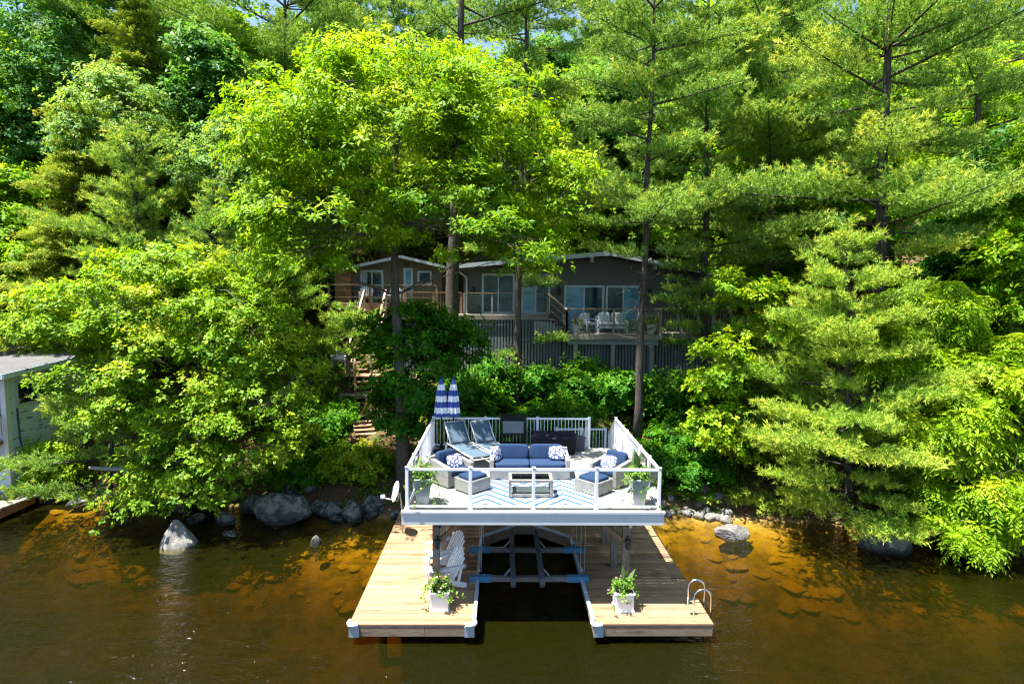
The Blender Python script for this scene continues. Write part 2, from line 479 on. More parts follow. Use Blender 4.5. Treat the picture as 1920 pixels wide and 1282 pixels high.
# ------------------------------------------------------------------ building blocks
class MB:
    """collects shapes, links them as ONE mesh object"""
    def __init__(s, m=None):
        s.v, s.f, s.t = [], [], []
        s.cut = []
        s.m = m or Matrix.Identity(4)

    def add(s, vs_, fs, tone=0.5):
        o = len(s.v)
        s.cut.append((o, len(s.f)))
        s.v += [tuple(s.m @ Vector(v)) for v in vs_]
        s.f += [tuple(i + o for i in f) for f in fs]
        s.t += [tone] * len(fs)
        return s

    def box(s, c, size, rz=0, rx=0, ry=0, tone=0.5, taper=1.0):
        x, y, z = (k / 2 for k in size)
        q = Matrix.Translation(c) @ Matrix.Rotation(rz, 4, 'Z') @ Matrix.Rotation(ry, 4, 'Y') @ Matrix.Rotation(rx, 4, 'X')
        pts = []
        for k in (-1, 1):
            g = taper if k < 0 else 1.0
            pts += [(-x * g, -y * g, z * k), (x * g, -y * g, z * k), (x * g, y * g, z * k), (-x * g, y * g, z * k)]
        return s.add([q @ Vector(p) for p in pts],
                     [(3, 2, 1, 0), (4, 5, 6, 7), (0, 1, 5, 4), (1, 2, 6, 5), (2, 3, 7, 6), (3, 0, 4, 7)], tone)

    def span(s, a, b, tone=0.5):
        return s.box([(a[i] + b[i]) / 2 for i in range(3)], [abs(b[i] - a[i]) for i in range(3)], tone=tone)

    def bar(s, p, q, wd, ht, tone=0.5, up=(0, 0, 1)):
        p, q = Vector(p), Vector(q)
        d = (q - p).normalized()
        u = Vector(up)
        if abs(d.dot(u)) > 0.98:
            u = Vector((0, 1, 0))
        sd = d.cross(u).normalized() * wd / 2
        u2 = sd.cross(d).normalized() * ht / 2
        pts = []
        for e in (p, q):
            pts += [e - sd - u2, e + sd - u2, e + sd + u2, e - sd + u2]
        return s.add(pts, [(3, 2, 1, 0), (4, 5, 6, 7), (0, 1, 5, 4), (1, 2, 6, 5), (2, 3, 7, 6), (3, 0, 4, 7)], tone)

    def tube(s, pts, rs, n=8, tone=0.5, cap=True):
        pts = [Vector(p) for p in pts]
        if isinstance(rs, (int, float)):
            rs = [rs] * len(pts)
        vs_, fs = [], []
        u = None
        for i, p in enumerate(pts):
            d = (pts[min(i + 1, len(pts) - 1)] - pts[max(i - 1, 0)]).normalized()
            if u is None:
                u = d.orthogonal().normalized()
            u = (u - d * u.dot(d)).normalized()
            v = d.cross(u)
            for k in range(n):
                a = 2 * math.pi * k / n
                vs_.append(p + (u * math.cos(a) + v * math.sin(a)) * rs[i])
        for i in range(len(pts) - 1):
            for k in range(n):
                fs.append((i * n + k, i * n + (k + 1) % n, (i + 1) * n + (k + 1) % n, (i + 1) * n + k))
        if cap:
            fs.append(tuple(range(n - 1, -1, -1)))
            fs.append(tuple((len(pts) - 1) * n + k for k in range(n)))
        return s.add(vs_, fs, tone)

    def lathe(s, prof, c=(0, 0, 0), n=24, wave=None, tone=0.5):
        vs_, fs = [], []
        for r, z in prof:
            for k in range(n):
                a = 2 * math.pi * k / n
                g = 1 + (wave(k, n, z) if wave else 0)
                vs_.append((c[0] + r * g * math.cos(a), c[1] + r * g * math.sin(a), c[2] + z))
        for i in range(len(prof) - 1):
            for k in range(n):
                fs.append((i * n + k, i * n + (k + 1) % n, (i + 1) * n + (k + 1) % n, (i + 1) * n + k))
        fs.append(tuple(range(n - 1, -1, -1)))
        fs.append(tuple((len(prof) - 1) * n + k for k in range(n)))
        return s.add(vs_, fs, tone)

    def prism(s, poly, a, b, axis='z', tone=0.5):
        """poly in the plane across axis, from a to b along it"""
        def P(u, v, k):
            return {'z': (u, v, k), 'y': (u, k, v), 'x': (k, u, v)}[axis]
        n = len(poly)
        vs_ = [P(u, v, a) for u, v in poly] + [P(u, v, b) for u, v in poly]
        fs = [tuple(range(n - 1, -1, -1)), tuple(range(n, 2 * n))]
        fs += [(i, (i + 1) % n, n + (i + 1) % n, n + i) for i in range(n)]
        return s.add(vs_, fs, tone)

    def cushion(s, c, size, rz=0, rx=0, e=0.35, n=20, m=12, tone=0.5):
        q = Matrix.Translation(c) @ Matrix.Rotation(rz, 4, 'Z') @ Matrix.Rotation(rx, 4, 'X')
        def pw(x, k):
            return math.copysign(abs(x) ** k, x)
        vs_, fs = [], []
        for i in range(m + 1):
            ph = -math.pi / 2 + math.pi * i / m
            for k in range(n):
                a = 2 * math.pi * (k + 0.5) / n
                vs_.append(q @ Vector((size[0] / 2 * pw(math.cos(ph), e) * pw(math.cos(a), e),
                                       size[1] / 2 * pw(math.cos(ph), e) * pw(math.sin(a), e),
                                       size[2] / 2 * pw(math.sin(ph), e * 1.6))))
        for i in range(m):
            for k in range(n):
                fs.append((i * n + k, i * n + (k + 1) % n, (i + 1) * n + (k + 1) % n, (i + 1) * n + k))
        return s.add(vs_, fs, tone)

    def each(s, name, mat, parent=None, per=1, **kw):
        """as build, but every piece (every `per` shapes) becomes a part of its own"""
        cut = s.cut[::per] + [(len(s.v), len(s.f))]
        for (v0, f0), (v1, f1) in zip(cut, cut[1:]):
            m = MB()
            m.v, m.t = s.v[v0:v1], s.t[f0:f1]
            m.f = [tuple(i - v0 for i in f) for f in s.f[f0:f1]]
            m.build(name, mat, parent, **kw)

    def build(s, name, mat, parent=None, smooth=False, bevel=0.0, world=False, seg=2):
        me = bpy.data.meshes.new(name)
        vs_ = s.v
        if world and parent is not None:
            l = root_loc(parent)
            vs_ = [(x - l[0], y - l[1], z - l[2]) for x, y, z in s.v]
        me.from_pydata(vs_, [], s.f)
        at_ = me.attributes.new('tone', 'FLOAT', 'FACE')
        at_.data.foreach_set('value', s.t)
        me.materials.append(mat)
        if smooth:
            me.polygons.foreach_set('use_smooth', [True] * len(me.polygons))
        me.update()
        ob = bpy.data.objects.new(name, me)
        COL.objects.link(ob)
        if parent:
            ob.parent = parent
        if bevel:
            b = ob.modifiers.new('bevel', 'BEVEL')
            b.width = bevel
            b.segments = seg
            b.limit_method = 'ANGLE'
        return ob


def root_loc(o):
    l = Vector((0, 0, 0))
    while o is not None:
        l += o.location
        o = o.parent
    return l


def tag(o, label=None, cat=None, group=None, kind=None):
    for k, v in (('label', label), ('category', cat), ('group', group), ('kind', kind)):
        if v:
            o[k] = v
    return o


def thing(name, label, cat, loc=(0, 0, 0), rz=0.0, group=None, scale=None):
    o = bpy.data.objects.new(name, None)
    o.empty_display_size = 0.2
    COL.objects.link(o)
    o.location = loc
    o.rotation_euler = (0, 0, rz)
    if scale:
        o.scale = scale if hasattr(scale, '__len__') else (scale,) * 3
    return tag(o, label, cat, group)


def copy_tree(o, parent=None, **kw):
    c = o.copy()
    COL.objects.link(c)
    c.parent = parent
    for ch in list(o.children):
        copy_tree(ch, c)
    return c


def dup(o, loc, rz=0.0, label=None, scale=None):
    c = copy_tree(o)
    c.location = loc
    c.rotation_euler = (0, 0, rz)
    if scale:
        c.scale = scale if hasattr(scale, '__len__') else (scale,) * 3
    if label:
        c['label'] = label
    return c


def np_mesh(name, V, Fc, tone, mat, parent=None, smooth=False):
    """V (n,3), Fc (m,k) all k-gons"""
    me = bpy.data.meshes.new(name)
    n, (m, k) = len(V), Fc.shape
    me.vertices.add(n)
    me.vertices.foreach_set('co', np.ascontiguousarray(V, dtype=np.float32).ravel())
    me.loops.add(m * k)
    me.loops.foreach_set('vertex_index', np.ascontiguousarray(Fc, dtype=np.int32).ravel())
    me.polygons.add(m)
    me.polygons.foreach_set('loop_start', np.arange(0, m * k, k, dtype=np.int32))
    me.polygons.foreach_set('loop_total', np.full(m, k, dtype=np.int32))
    a = me.attributes.new('tone', 'FLOAT', 'FACE')
    a.data.foreach_set('value', np.ascontiguousarray(tone, dtype=np.float32))
    me.materials.append(mat)
    if smooth:
        me.polygons.foreach_set('use_smooth', np.ones(m, dtype=bool))
    me.update(calc_edges=True)
    ob = bpy.data.objects.new(name, me)
    COL.objects.link(ob)
    if parent:
        ob.parent = parent
    return ob


# ------------------------------------------------------------------ ground and lake
SX = [-400, -60, -22, -15, -8, -4, 0, 4, 6.2, 9, 13, 18, 60, 400]
SY = [60, 25, 22.4, 21.2, 20.2, 19.4, 18.9, 19.3, 19.7, 19.2, 18.5, 18.0, 14, 5]


def ground_np(X, Y):
    sh = np.interp(X, SX, SY)
    t = Y - sh
    z = np.interp(t, [-60, -12, -7.5, -4.5, -2, -0.6, 0, 0.8, 8.5, 16, 60, 110, 600],
                  [-3.8, -3.4, -2.5, -1.85, -0.76, -0.26, 0.0, 0.42, 3.5, 4.7, 18.5, 24, 30])
    wob = (0.16 * np.sin(X * 0.9 + 1.3 * np.sin(Y * 0.7)) + 0.13 * np.sin(Y * 1.3 + X * 0.45) + 0.08 * np.sin(X * 2.3 - Y * 1.9))
    return z + wob * np.clip(np.abs(t) / 2.5, 0, 1) * np.where(t < 0, 0.7, 1.0)


def gz(x, y):
    return float(ground_np(np.array([x]), np.array([y]))[0])


gx = np.concatenate([[-420, -250, -150, -100, -70, -50, -40], np.arange(-32, 32.01, 0.4), [40, 50, 70, 100, 150, 250, 420]])
gy = np.concatenate([[-420, -200, -100, -50, -25, -10, 0, 5], np.arange(8, 36, 0.4), np.arange(36, 80, 2.0), [90, 110, 150, 220, 320, 420]])
GX, GY = np.meshgrid(gx, gy)
GV = np.stack([GX.ravel(), GY.ravel(), ground_np(GX.ravel(), GY.ravel())], 1)
nx, ny = len(gx), len(gy)
ii = (np.arange(ny - 1)[:, None] * nx + np.arange(nx - 1)[None, :]).ravel()
GF = np.stack([ii, ii + 1, ii + 1 + nx, ii + nx], 1)
ground = np_mesh('ground', GV, GF, np.full(len(GF), .5), M['floor'], None, True)
tag(ground, 'wooded slope of leaf litter running down into the shallow lake bed', kind='structure')
hv, hf = [], []  # unseen far hills, added to darken what the windows reflect
for i in range(81):
    x = -800 + 20 * i
    hh = 34 + 14 * math.sin(i * .31) + 8 * math.sin(i * .83 + 1) + 3 * math.sin(i * 2.3)
    hv += [(x, -395, -2), (x, -415, hh * .8), (x, -470, hh * 1.25)]
for i in range(80):
    for k in range(2):
        a = i * 3 + k
        hf.append((a, a + 3, a + 4, a + 1))
hb_ = MB().add(hv, hf)
hills = hb_.build('hills', mk('added_far_hill', (0.035, 0.075, 0.05), 1.0, 0.4, .15), None, True)
tag(hills, 'unseen wooded hills added behind the viewpoint for the window panes to reflect', kind='structure')
wb = MB()
wb.span((-415, -415, -7), (415, 60, 0))
water = wb.build('water', M['water'])
tag(water, 'clear brown lake water in front of the dock', kind='structure')


# ------------------------------------------------------------------ foliage
def unit(a):
    return a / np.maximum(np.linalg.norm(a, axis=-1, keepdims=True), 1e-9)


def basis(d):
    h = np.where(np.abs(d[:, 2:3]) < 0.95, np.array([[0, 0, 1.0]]), np.array([[1.0, 0, 0]]))
    u = unit(np.cross(d, h))
    return u, np.cross(d, u)


def rhombs(base, d, n, L, W, fold):
    """one folded lozenge leaf per row"""
    s = np.cross(d, n)
    L, W = L[:, None], W[:, None]
    mid = base + d * L * 0.48
    V = np.stack([base, mid + s * W * .5 + n * W * fold, base + d * L, mid - s * W * .5 + n * W * fold], 1)
    N = len(base)
    return V.reshape(-1, 3), np.arange(4 * N).reshape(N, 4)


def star_leaves(g, tips, axes, k, L, W, droop=0.3, fold=0.22, tone=None, spread=0.35):
    """k leaves round each twig tip"""
    N = len(tips)
    u, v = basis(axes)
    ph = (g.random((N, 1)) + np.arange(k)[None, :] / k + g.normal(0, .04, (N, k))) * 2 * np.pi
    be = g.normal(spread, .3, (N, k))
    rad = np.cos(ph)[..., None] * u[:, None] + np.sin(ph)[..., None] * v[:, None]
    d = rad * np.cos(be)[..., None] + axes[:, None] * np.sin(be)[..., None]
    d[..., 2] -= droop * (0.6 + .8 * g.random((N, k)))
    d = unit(d)
    nn = axes[:, None] + g.normal(0, .38, (N, k, 3)) + np.array([0, 0, .35])
    nn = unit(nn - d * (nn * d).sum(-1, keepdims=True))
    base = tips[:, None] + rad * 0.03 * (L / .15) - axes[:, None] * (g.random((N, k, 1)) * L * 0.9)
    Ls = L * np.clip(g.normal(1, .28, N * k), .4, 1.7)
    V, Fq = rhombs(base.reshape(-1, 3), d.reshape(-1, 3), nn.reshape(-1, 3), Ls, Ls * W, fold)
    T = np.repeat(tone if tone is not None else np.full(N, .45), k) + g.normal(0, .12, N * k)
    return V, Fq, np.clip(T, 0, 1)


def pinnate_leaves(g, tips, axes, k, L, tone, pairs=5, droop=0.55):
    """long drooping leaves made of paired leaflets"""
    N = len(tips)
    u, v = basis(axes)
    ph = (g.random((N, 1)) + np.arange(k)[None, :] / k) * 2 * np.pi
    rad = np.cos(ph)[..., None] * u[:, None] + np.sin(ph)[..., None] * v[:, None]
    d0 = unit(rad + axes[:, None] * .35).reshape(-1, 3)
    base = np.repeat(tips, k, 0)
    Vs, Ts, NL = [], [], 0
    Ln = L * np.clip(g.normal(1, .2, N * k), .6, 1.4)
    tn = np.repeat(tone, k)
    F_ = []
    for j in range(pairs * 2 + 1):
        q = (j // 2 + 1) / (pairs + 1) if j < pairs * 2 else 1.0
        pos = base + d0 * (Ln * q)[:, None]
        pos[:, 2] -= droop * Ln * q * q
        dd = d0.copy()
        dd[:, 2] -= droop * 1.6 * q
        dd = unit(dd)
        sd = unit(np.cross(dd, np.array([[0, 0, 1.0]])) + 1e-6)
        if j < pairs * 2:
            dl = unit(dd * .55 + sd * (1 if j % 2 else -1) + np.array([[0, 0, -.35]]))
        else:
            dl = dd
        nn = unit(np.cross(sd, dd) + g.normal(0, .25, dd.shape))
        nn = unit(nn - dl * (nn * dl).sum(-1, keepdims=True))
        V, Fq = rhombs(pos, dl, nn, Ln * .42, Ln * .15, .15)
        Vs.append(V)
        F_.append(Fq + NL)
        NL += len(V)
        Ts.append(tn + g.normal(0, .08, len(tn)))
    return np.concatenate(Vs), np.concatenate(F_), np.clip(np.concatenate(Ts), 0, 1)


def needles(g, tips, axes, k, L, W, tone, open_=0.75):
    """a brush of k needles at each shoot"""
    N = len(tips)
    u, v = basis(axes)
    ph = g.random((N, k)) * 2 * np.pi
    be = np.abs(g.normal(open_, .35, (N, k)))
    d = (np.cos(ph)[..., None] * u[:, None] + np.sin(ph)[..., None] * v[:, None]) * np.sin(be)[..., None] + axes[:, None] * np.cos(be)[..., None]
    d = unit(d)
    b = (tips[:, None] - axes[:, None] * (g.random((N, k, 1)) * L * .9)).reshape(-1, 3)
    d = d.reshape(-1, 3)
    s = unit(np.cross(d, g.normal(0, 1, d.shape)))
    Ls = (L * g.uniform(.7, 1.2, N * k))[:, None]
    V = np.stack([b - s * W * .5, b + s * W * .5, b + d * Ls], 1).reshape(-1, 3)
    Fq = np.arange(3 * N * k).reshape(-1, 3)
    T = np.clip(np.repeat(tone, k) + g.normal(0, .08, N * k), 0, 1)
    return V, Fq, T


def curve_pts(p, q, sag, n=5, wob=0.0, g=None):
    p, q = np.array(p, float), np.array(q, float)
    out = []
    for i in range(n + 1):
        t = i / n
        x = p + (q - p) * t
        x[2] += sag * 4 * t * (1 - t)
        if wob and 0 < i < n:
            x += g.normal(0, wob, 3)
        out.append(tuple(x))
    return out


def broadleaf(g, name, label, base, lobes, nclump, tips_per, mat, barkm, L=0.16, k=8, W=0.5, trunk_r=0.2, clump=0.8,
              lean=(0, 0), style='star', droop=0.3, flat=0.38, tone=0.42, clear=0.25, group=None, cat='tree', stems=1, limb_n=9, inner=0.5,
              lowcut=-0.75, dead=0):
    """tapered trunk, limbs out to the clumps, leaves set round many twig tips; lobes are (x,y,z,rx,ry,rz) in world metres"""
    base = np.array(base, float)
    root = thing(name, label, cat, tuple(base), 0, group)
    lob = np.array(lobes, float)
    lc, lr = lob[:, :3] - base, lob[:, 3:]
    wgt = (lr[:, 0] * lr[:, 1] * lr[:, 2]) ** (2 / 3)
    pick = g.choice(len(lob), nclump * 3, p=wgt / wgt.sum())
    d = unit(g.normal(0, 1, (nclump * 3, 3)))
    keep = (d[:, 2] > lowcut)
    pick, d = pick[keep][:nclump], d[keep][:nclump]
    fr = inner + (1 - inner) * g.random(len(d)) ** 0.6
    cen = lc[pick] + d * lr[pick] * fr[:, None]
    out = unit(d * np.array([1, 1, .6]))
    # leaves
    sz = clump * g.uniform(.6, 1.25, len(cen))
    T = np.repeat(np.arange(len(cen)), tips_per)
    off = g.normal(0, .5, (len(T), 3)) * np.array([1, 1, flat])
    rxy = np.linalg.norm(off[:, :2], axis=1)
    off[:, 2] -= .22 * rxy ** 2
    tips = cen[T] + off * sz[T][:, None]
    ax = unit(out[T] * .55 + unit(off + 1e-6) * .35 + np.array([0, 0, .75]) + g.normal(0, .22, off.shape))
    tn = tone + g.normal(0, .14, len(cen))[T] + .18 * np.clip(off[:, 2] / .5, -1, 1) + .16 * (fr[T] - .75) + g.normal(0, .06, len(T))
    if style == 'star':
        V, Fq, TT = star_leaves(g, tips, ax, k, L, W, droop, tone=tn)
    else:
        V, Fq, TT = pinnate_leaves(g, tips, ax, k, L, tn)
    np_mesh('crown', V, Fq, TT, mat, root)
    # wood
    mb = MB()
    top = lc[:, 2].max() if len(lc) else 3
    cm = (lc * wgt[:, None]).sum(0) / wgt.sum()
    lowest = max(.6, (lc[:, 2] - lr[:, 2]).min())
    nodes = []
    for sidx in range(stems):
        a0 = sidx * 2.4 + g.random() * .6
        tgt = lc[np.argmax(lc[:, 2] + lr[:, 2])] * np.array([1, 1, 1]) + np.array([0, 0, .35 * lr[:, 2].max()])
        if stems > 1:
            tgt = lc[sidx % len(lc)] + np.array([math.cos(a0), math.sin(a0), 0]) * .25 * lr[:, 0].max()
        b0 = np.array([math.cos(a0), math.sin(a0), 0]) * (trunk_r * 1.3 if stems > 1 else 0)
        n = 9
        pts, rs = [], []
        for i in range(n + 1):
            t = i / n
            p = b0 * (1 - t) + tgt * np.array([t ** 1.6, t ** 1.6, t]) + np.array([lean[0], lean[1], 0]) * math.sin(math.pi * t)
            if 0 < i:
                p = p + g.normal(0, .05, 3) * trunk_r * 4 * np.array([1, 1, 0])
            if i == 0:
                p = p - np.array([0, 0, .35])
            pts.append(tuple(p))
            rs.append(trunk_r * (1.35 if i == 0 else 1) * max(.10, (1 - t) ** .8))
        mb.tube(pts, rs, 9)
        nodes += [(np.array(p), r) for p, r in zip(pts, rs) if p[2] > lowest * (.6 if stems == 1 else .3)]
    if not nodes:
        nodes = [(np.array(pts[n // 2]), rs[n // 2])]
    order = g.permutation(len(cen))
    limbs = list(nodes)
    for j, ci in enumerate(order):
        c = cen[ci]
        src = nodes if j < limb_n else limbs
        P = np.array([q[0] for q in src])
        cost = np.linalg.norm(P - c, axis=1) + 1.2 * np.clip(P[:, 2] - c[2] + .3, 0, 9)
        b = int(np.argmin(cost))
        p, r = src[b]
        r0 = min(r * .62, trunk_r * (.45 if j < limb_n else .16))
        pts = curve_pts(p, c, g.uniform(-.02, .10) * np.linalg.norm(c - p), 5, .05 * (1 + (j < limb_n)), g)
        rs = [max(.012, r0 * (1 - .85 * i / 5)) for i in range(6)]
        mb.tube(pts, rs, 5 if j < limb_n else 4, cap=False)
        if j < limb_n:
            limbs += [(np.array(pts[i]), rs[i]) for i in range(2, 6)]
        for _ in range(2):
            e = np.array(pts[4]) + (c - np.array(pts[4])) * .6 + g.normal(0, .45, 3) * np.array([1, 1, .4]) * sz[ci]
            mb.tube([pts[4], tuple(e)], [.014, .006], 3, cap=False)
    if dead:
        db = mb
        for j in range(dead):
            p, r = limbs[int(g.integers(0, len(limbs)))]
            q = p + g.normal(0, 1, 3) * np.array([1.2, 1.2, .35])
            pts = curve_pts(p, q, .05, 4, .07, g)
            db.tube(pts, [.022, .018, .014, .010, .006], 4, cap=False)
            for _ in range(4):
                i = int(g.integers(1, 4))
                e = np.array(pts[i]) + g.normal(0, .35, 3)
                db.tube([pts[i], tuple(e)], [.009, .004], 3, cap=False)
    mb.build('trunk', barkm, root, smooth=True)
    return root


def conifer(g, name, label, base, H, zb, rad, mat, barkm, trunk_r=.2, gap=.55, per=(4, 6), lean=(0, 0), up=.12, droop=0.0, tuft=14, L=.13, W=.018,
            dens=1.0, kind='pine', irregular=.35, tone=.42, group=None, azim=None, dead=4, flat=1.0, prune=0.0, q0=.34):
    """trunk with whorls of boughs; each bough a flat spray of side shoots carrying brushes of needles.  rad(t): bough length at t = 0 (lowest) .. 1 (tip)"""
    base = np.array(base, float)
    root = thing(name, label, 'tree', tuple(base), 0, group)
    mb = MB()
    n = 12
    pts = [(lean[0] * (i / n) + (.04 * math.sin(i * 1.7) if i else 0), lean[1] * i / n, H * i / n - (.4 if i == 0 else 0)) for i in range(n + 1)]
    mb.tube(pts, [max(.02, trunk_r * (1.25 if i == 0 else 1) * (1 - i / n) ** .75) for i in range(n + 1)], 10)
    tips, axs, tns = [], [], []
    z = zb
    while z < H - .15:
        t = (z - zb) / (H - zb)
        m = int(g.integers(per[0], per[1] + 1))
        a0 = g.random() * 6.28
        for j in range(m):
            if g.random() < prune:
                continue
            a = a0 + j * 6.283 / m + g.normal(0, .25)
            Lb = rad(t) * max(.25, g.normal(1 - irregular * .4, irregular))
            if azim is not None:
                Lb *= azim(a, t)
            if Lb < .25:
                continue
            zz = z + g.normal(0, gap * .25)
            s0 = np.array([lean[0] * zz / H, lean[1] * zz / H, zz])
            dr = np.array([math.cos(a), math.sin(a), 0])
            sd = np.array([-dr[1], dr[0], 0])
            rise = up + .45 * t ** 2 + g.normal(0, .06)

            def P(q):
                return s0 + dr * Lb * q + np.array([0, 0, Lb * (rise * q - droop * q * q + .10 * up * q ** 3 * 3)])
            mb.tube([tuple(P(q)) for q in (0, .25, .5, .75, 1)], [max(.008, r_ * (.014 + .010 * Lb)) for r_ in (1, .8, .6, .4, .2)], 4, cap=False)
            step = .17 / dens ** .5 if kind == 'pine' else .13 / dens ** .5
            nq = max(3, int(Lb * .72 / step))
            tb = g.normal(0, .07)
            fl = .035 + .035 * Lb
            for iq in range(nq):
                q = q0 + (1 - q0) * (iq + g.random() * .6) / nq
                p0 = P(q)
                wdt = Lb * .36 * (1 - ((q - .55) / .75) ** 2) * flat + .10
                for sgn in (-1, 1):
                    ln = wdt * g.uniform(.5, 1.1)
                    dd = unit(dr * .75 + sd * sgn * .9 + np.array([0, 0, .10 + g.normal(0, .10) - droop * .5]))
                    nt = max(1, int(ln / step + .5))
                    for it in range(nt):
                        f = (it + .6 + .4 * g.random()) / nt
                        tp = p0 + dd * ln * f + g.normal(0, .05, 3) + np.array([0, 0, (abs(g.normal(0, fl)) if kind == 'pine' else 0)]) + np.array([0, 0, -droop * .5 * (ln * f) ** 2 * 2])
                        tips.append(tp)
                        axs.append(unit(dd * .8 + dr * .35 + np.array([0, 0, (.75 if kind == 'pine' else -.12)]) + g.normal(0, .28, 3)))
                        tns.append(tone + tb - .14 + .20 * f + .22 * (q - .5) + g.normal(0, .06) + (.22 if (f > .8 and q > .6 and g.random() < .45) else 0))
        z += gap * g.uniform(.7, 1.3) * (1 - .35 * t)
    # leader
    for _ in range(6):
        tips.append(np.array([lean[0], lean[1], H - .25 + .1 * g.random()]))
        axs.append(unit(np.array([g.normal(0, .3), g.normal(0, .3), 1])))
        tns.append(tone + .2)
    tips, axs, tns = np.array(tips), np.array(axs), np.array(tns)
    if kind == 'pine':
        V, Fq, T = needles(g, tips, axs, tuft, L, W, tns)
    else:
        N = len(tips)
        kk = tuft
        d = unit(np.repeat(axs, kk, 0) + g.normal(0, .55, (N * kk, 3)) * np.array([1, 1, .45]))
        nn = unit(np.array([[0, 0, 1.0]]) + g.normal(0, .3, d.shape))
        nn = unit(nn - d * (nn * d).sum(-1, keepdims=True))
        b = np.repeat(tips, kk, 0) - d * L * .5 + g.normal(0, .05, d.shape)
        Ls = L * g.uniform(.6, 1.2, N * kk)
        V, Fq = rhombs(b, d, nn, Ls, Ls * .22, -.1)
        T = np.clip(np.repeat(tns, kk) + g.normal(0, .1, N * kk), 0, 1)
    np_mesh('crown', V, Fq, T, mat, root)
    for _ in range(dead):
        zz = zb * g.uniform(.5, 1.0) if zb > 1.5 else zb + (H - zb) * g.uniform(.0, .5)
        a = g.random() * 6.28
        ln = g.uniform(.5, 1.3) * trunk_r * 6
        s0 = np.array([lean[0] * zz / H, lean[1] * zz / H, zz])
        q = s0 + np.array([math.cos(a) * ln, math.sin(a) * ln, ln * .15])
        p_ = curve_pts(s0, q, .05, 4, .05, g)
        mb.tube(p_, [.03, .024, .018, .012, .006], 4, cap=False)
        for _k in range(3):
            i = int(g.integers(1, 4))
            mb.tube([p_[i], tuple(np.array(p_[i]) + g.normal(0, .25, 3))], [.01, .004], 3, cap=False)
    mb.build('trunk', barkm, root, smooth=True)
    return root


# ------------------------------------------------------------------ stones
def stone_mesh(seed, size, rough=.28, sub=4, flat_top=0.0, pts=None):
    import bmesh
    bm = bmesh.new()
    bmesh.ops.create_icosphere(bm, subdivisions=sub + (1 if sub > 3 else 0), radius=1)
    o = Vector((seed * 3.7, seed * 1.3, seed * 7.1))
    planes = []
    rr = random.Random(seed)
    for _ in range(13):
        v = Vector((rr.gauss(0, 1), rr.gauss(0, 1), rr.gauss(.3, .7))).normalized()
        planes.append((v, rr.uniform(.60, .90)))
    for v in bm.verts:
        p = v.co.copy()
        r = 1 + rough * noise.noise(p * 1.1 + o) + rough * .45 * noise.noise(p * 2.7 + o) + rough * .16 * noise.noise(p * 7 + o)
        p = p * r
        for n_, k in planes:
            e = p.dot(n_) - k
            if e > 0:
                p -= n_ * e * .94
        p *= 1 + .035 * noise.noise(p * 9 + o) + .03 * noise.noise(p * 19 + o) - .05 * max(0, noise.noise(p * 3.3 + o * 2) - .25)
        v.co = Vector((p.x * size[0], p.y * size[1], p.z * size[2]))
    me = bpy.data.meshes.new('stone')
    bm.to_mesh(me)
    bm.free()
    me.polygons.foreach_set('use_smooth', [True] * len(me.polygons))
    return me


def stone(seed, label, loc, size, mat='granite', rz=0, rough=.28, group=None, name='boulder', cat='boulder', sub=4, tilt=0, mesh=None):
    me = mesh or stone_mesh(seed, size, rough, sub)
    if not me.materials:
        me.materials.append(M[mat])
    ob = bpy.data.objects.new(name, me)
    COL.objects.link(ob)
    ob.location = loc
    ob.rotation_euler = (tilt, 0, rz)
    if mesh:
        ob.scale = size
    return tag(ob, label, cat, group)


# ------------------------------------------------------------------ the dock
ZD = 0.45
DX0, SX0, SX1, DX1, DY0, DYB = -3.22, -0.55, 2.02, 4.62, 12.33, 19.4
AX0, AX1, AY, CY = 0.50, 0.96, 17.72, 16.80


def slip_l(y):
    return SX0 if y < CY else SX0 + (AX0 - SX0) * (y - CY) / (AY - CY)


def slip_r(y):
    return SX1 if y < CY else SX1 + (AX1 - SX1) * (y - CY) / (AY - CY)


dock = thing('dock', 'U shaped wooden dock of tan planks with two piers round an open boat slip', 'dock', (0.7, 12.4, 0))
pl, pr_ = MB(), MB()
y = DY0
j = 0
while y < DYB:
    y1 = min(y + 0.139, DYB)
    tn = rnd.random()

    def plank(mb, xa0, xa1, xb0, xb1, tn):
        z1, z0 = ZD + rnd.uniform(-.002, .002), ZD - .038
        mb.add([(xa0, y, z0), (xb0, y, z0), (xb1, y1, z0), (xa1, y1, z0), (xa0, y, z1), (xb0, y, z1), (xb1, y1, z1), (xa1, y1, z1)],
               [(3, 2, 1, 0), (4, 5, 6, 7), (0, 1, 5, 4), (1, 2, 6, 5), (2, 3, 7, 6), (3, 0, 4, 7)], tn)
    if y1 < AY:
        jx = rnd.choice([None, None, -1.9, -2.4])
        if jx and y1 < CY:
            plank(pl, DX0, DX0, jx, jx, tn)
            plank(pl, jx + .005, jx + .005, slip_l(y), slip_l(y1), rnd.random())
        else:
            plank(pl, DX0, DX0, slip_l(y), slip_l(y1), tn)
        plank(pr_, slip_r(y), slip_r(y1), DX1 - .005, DX1 - .005, rnd.random())
    else:
        plank(pl, DX0, DX0, .7, .7, tn)
        plank(pr_, .705, .705, DX1 - .005, DX1 - .005, rnd.random())
    y += 0.145
    j += 1
pl.build('plank_deck', M['dock'], dock, world=True)
pr_.build('plank_deck', M['dock'], dock, world=True)
for x0, x1, tn in ((DX0 + .02, -1.62, .7), (-1.615, SX0 - .02, .35)):
    MB().span((x0, DY0 + .008, .17), (x1, DY0 + .048, ZD - .045), tn).build('front_board', M['dock_fascia'], dock, world=True, bevel=.004)
MB().span((SX1 + .02, DY0 + .008, .17), (DX1 - .02, DY0 + .048, ZD - .045), .6).build('front_board', M['dock_fascia'], dock, world=True, bevel=.004)
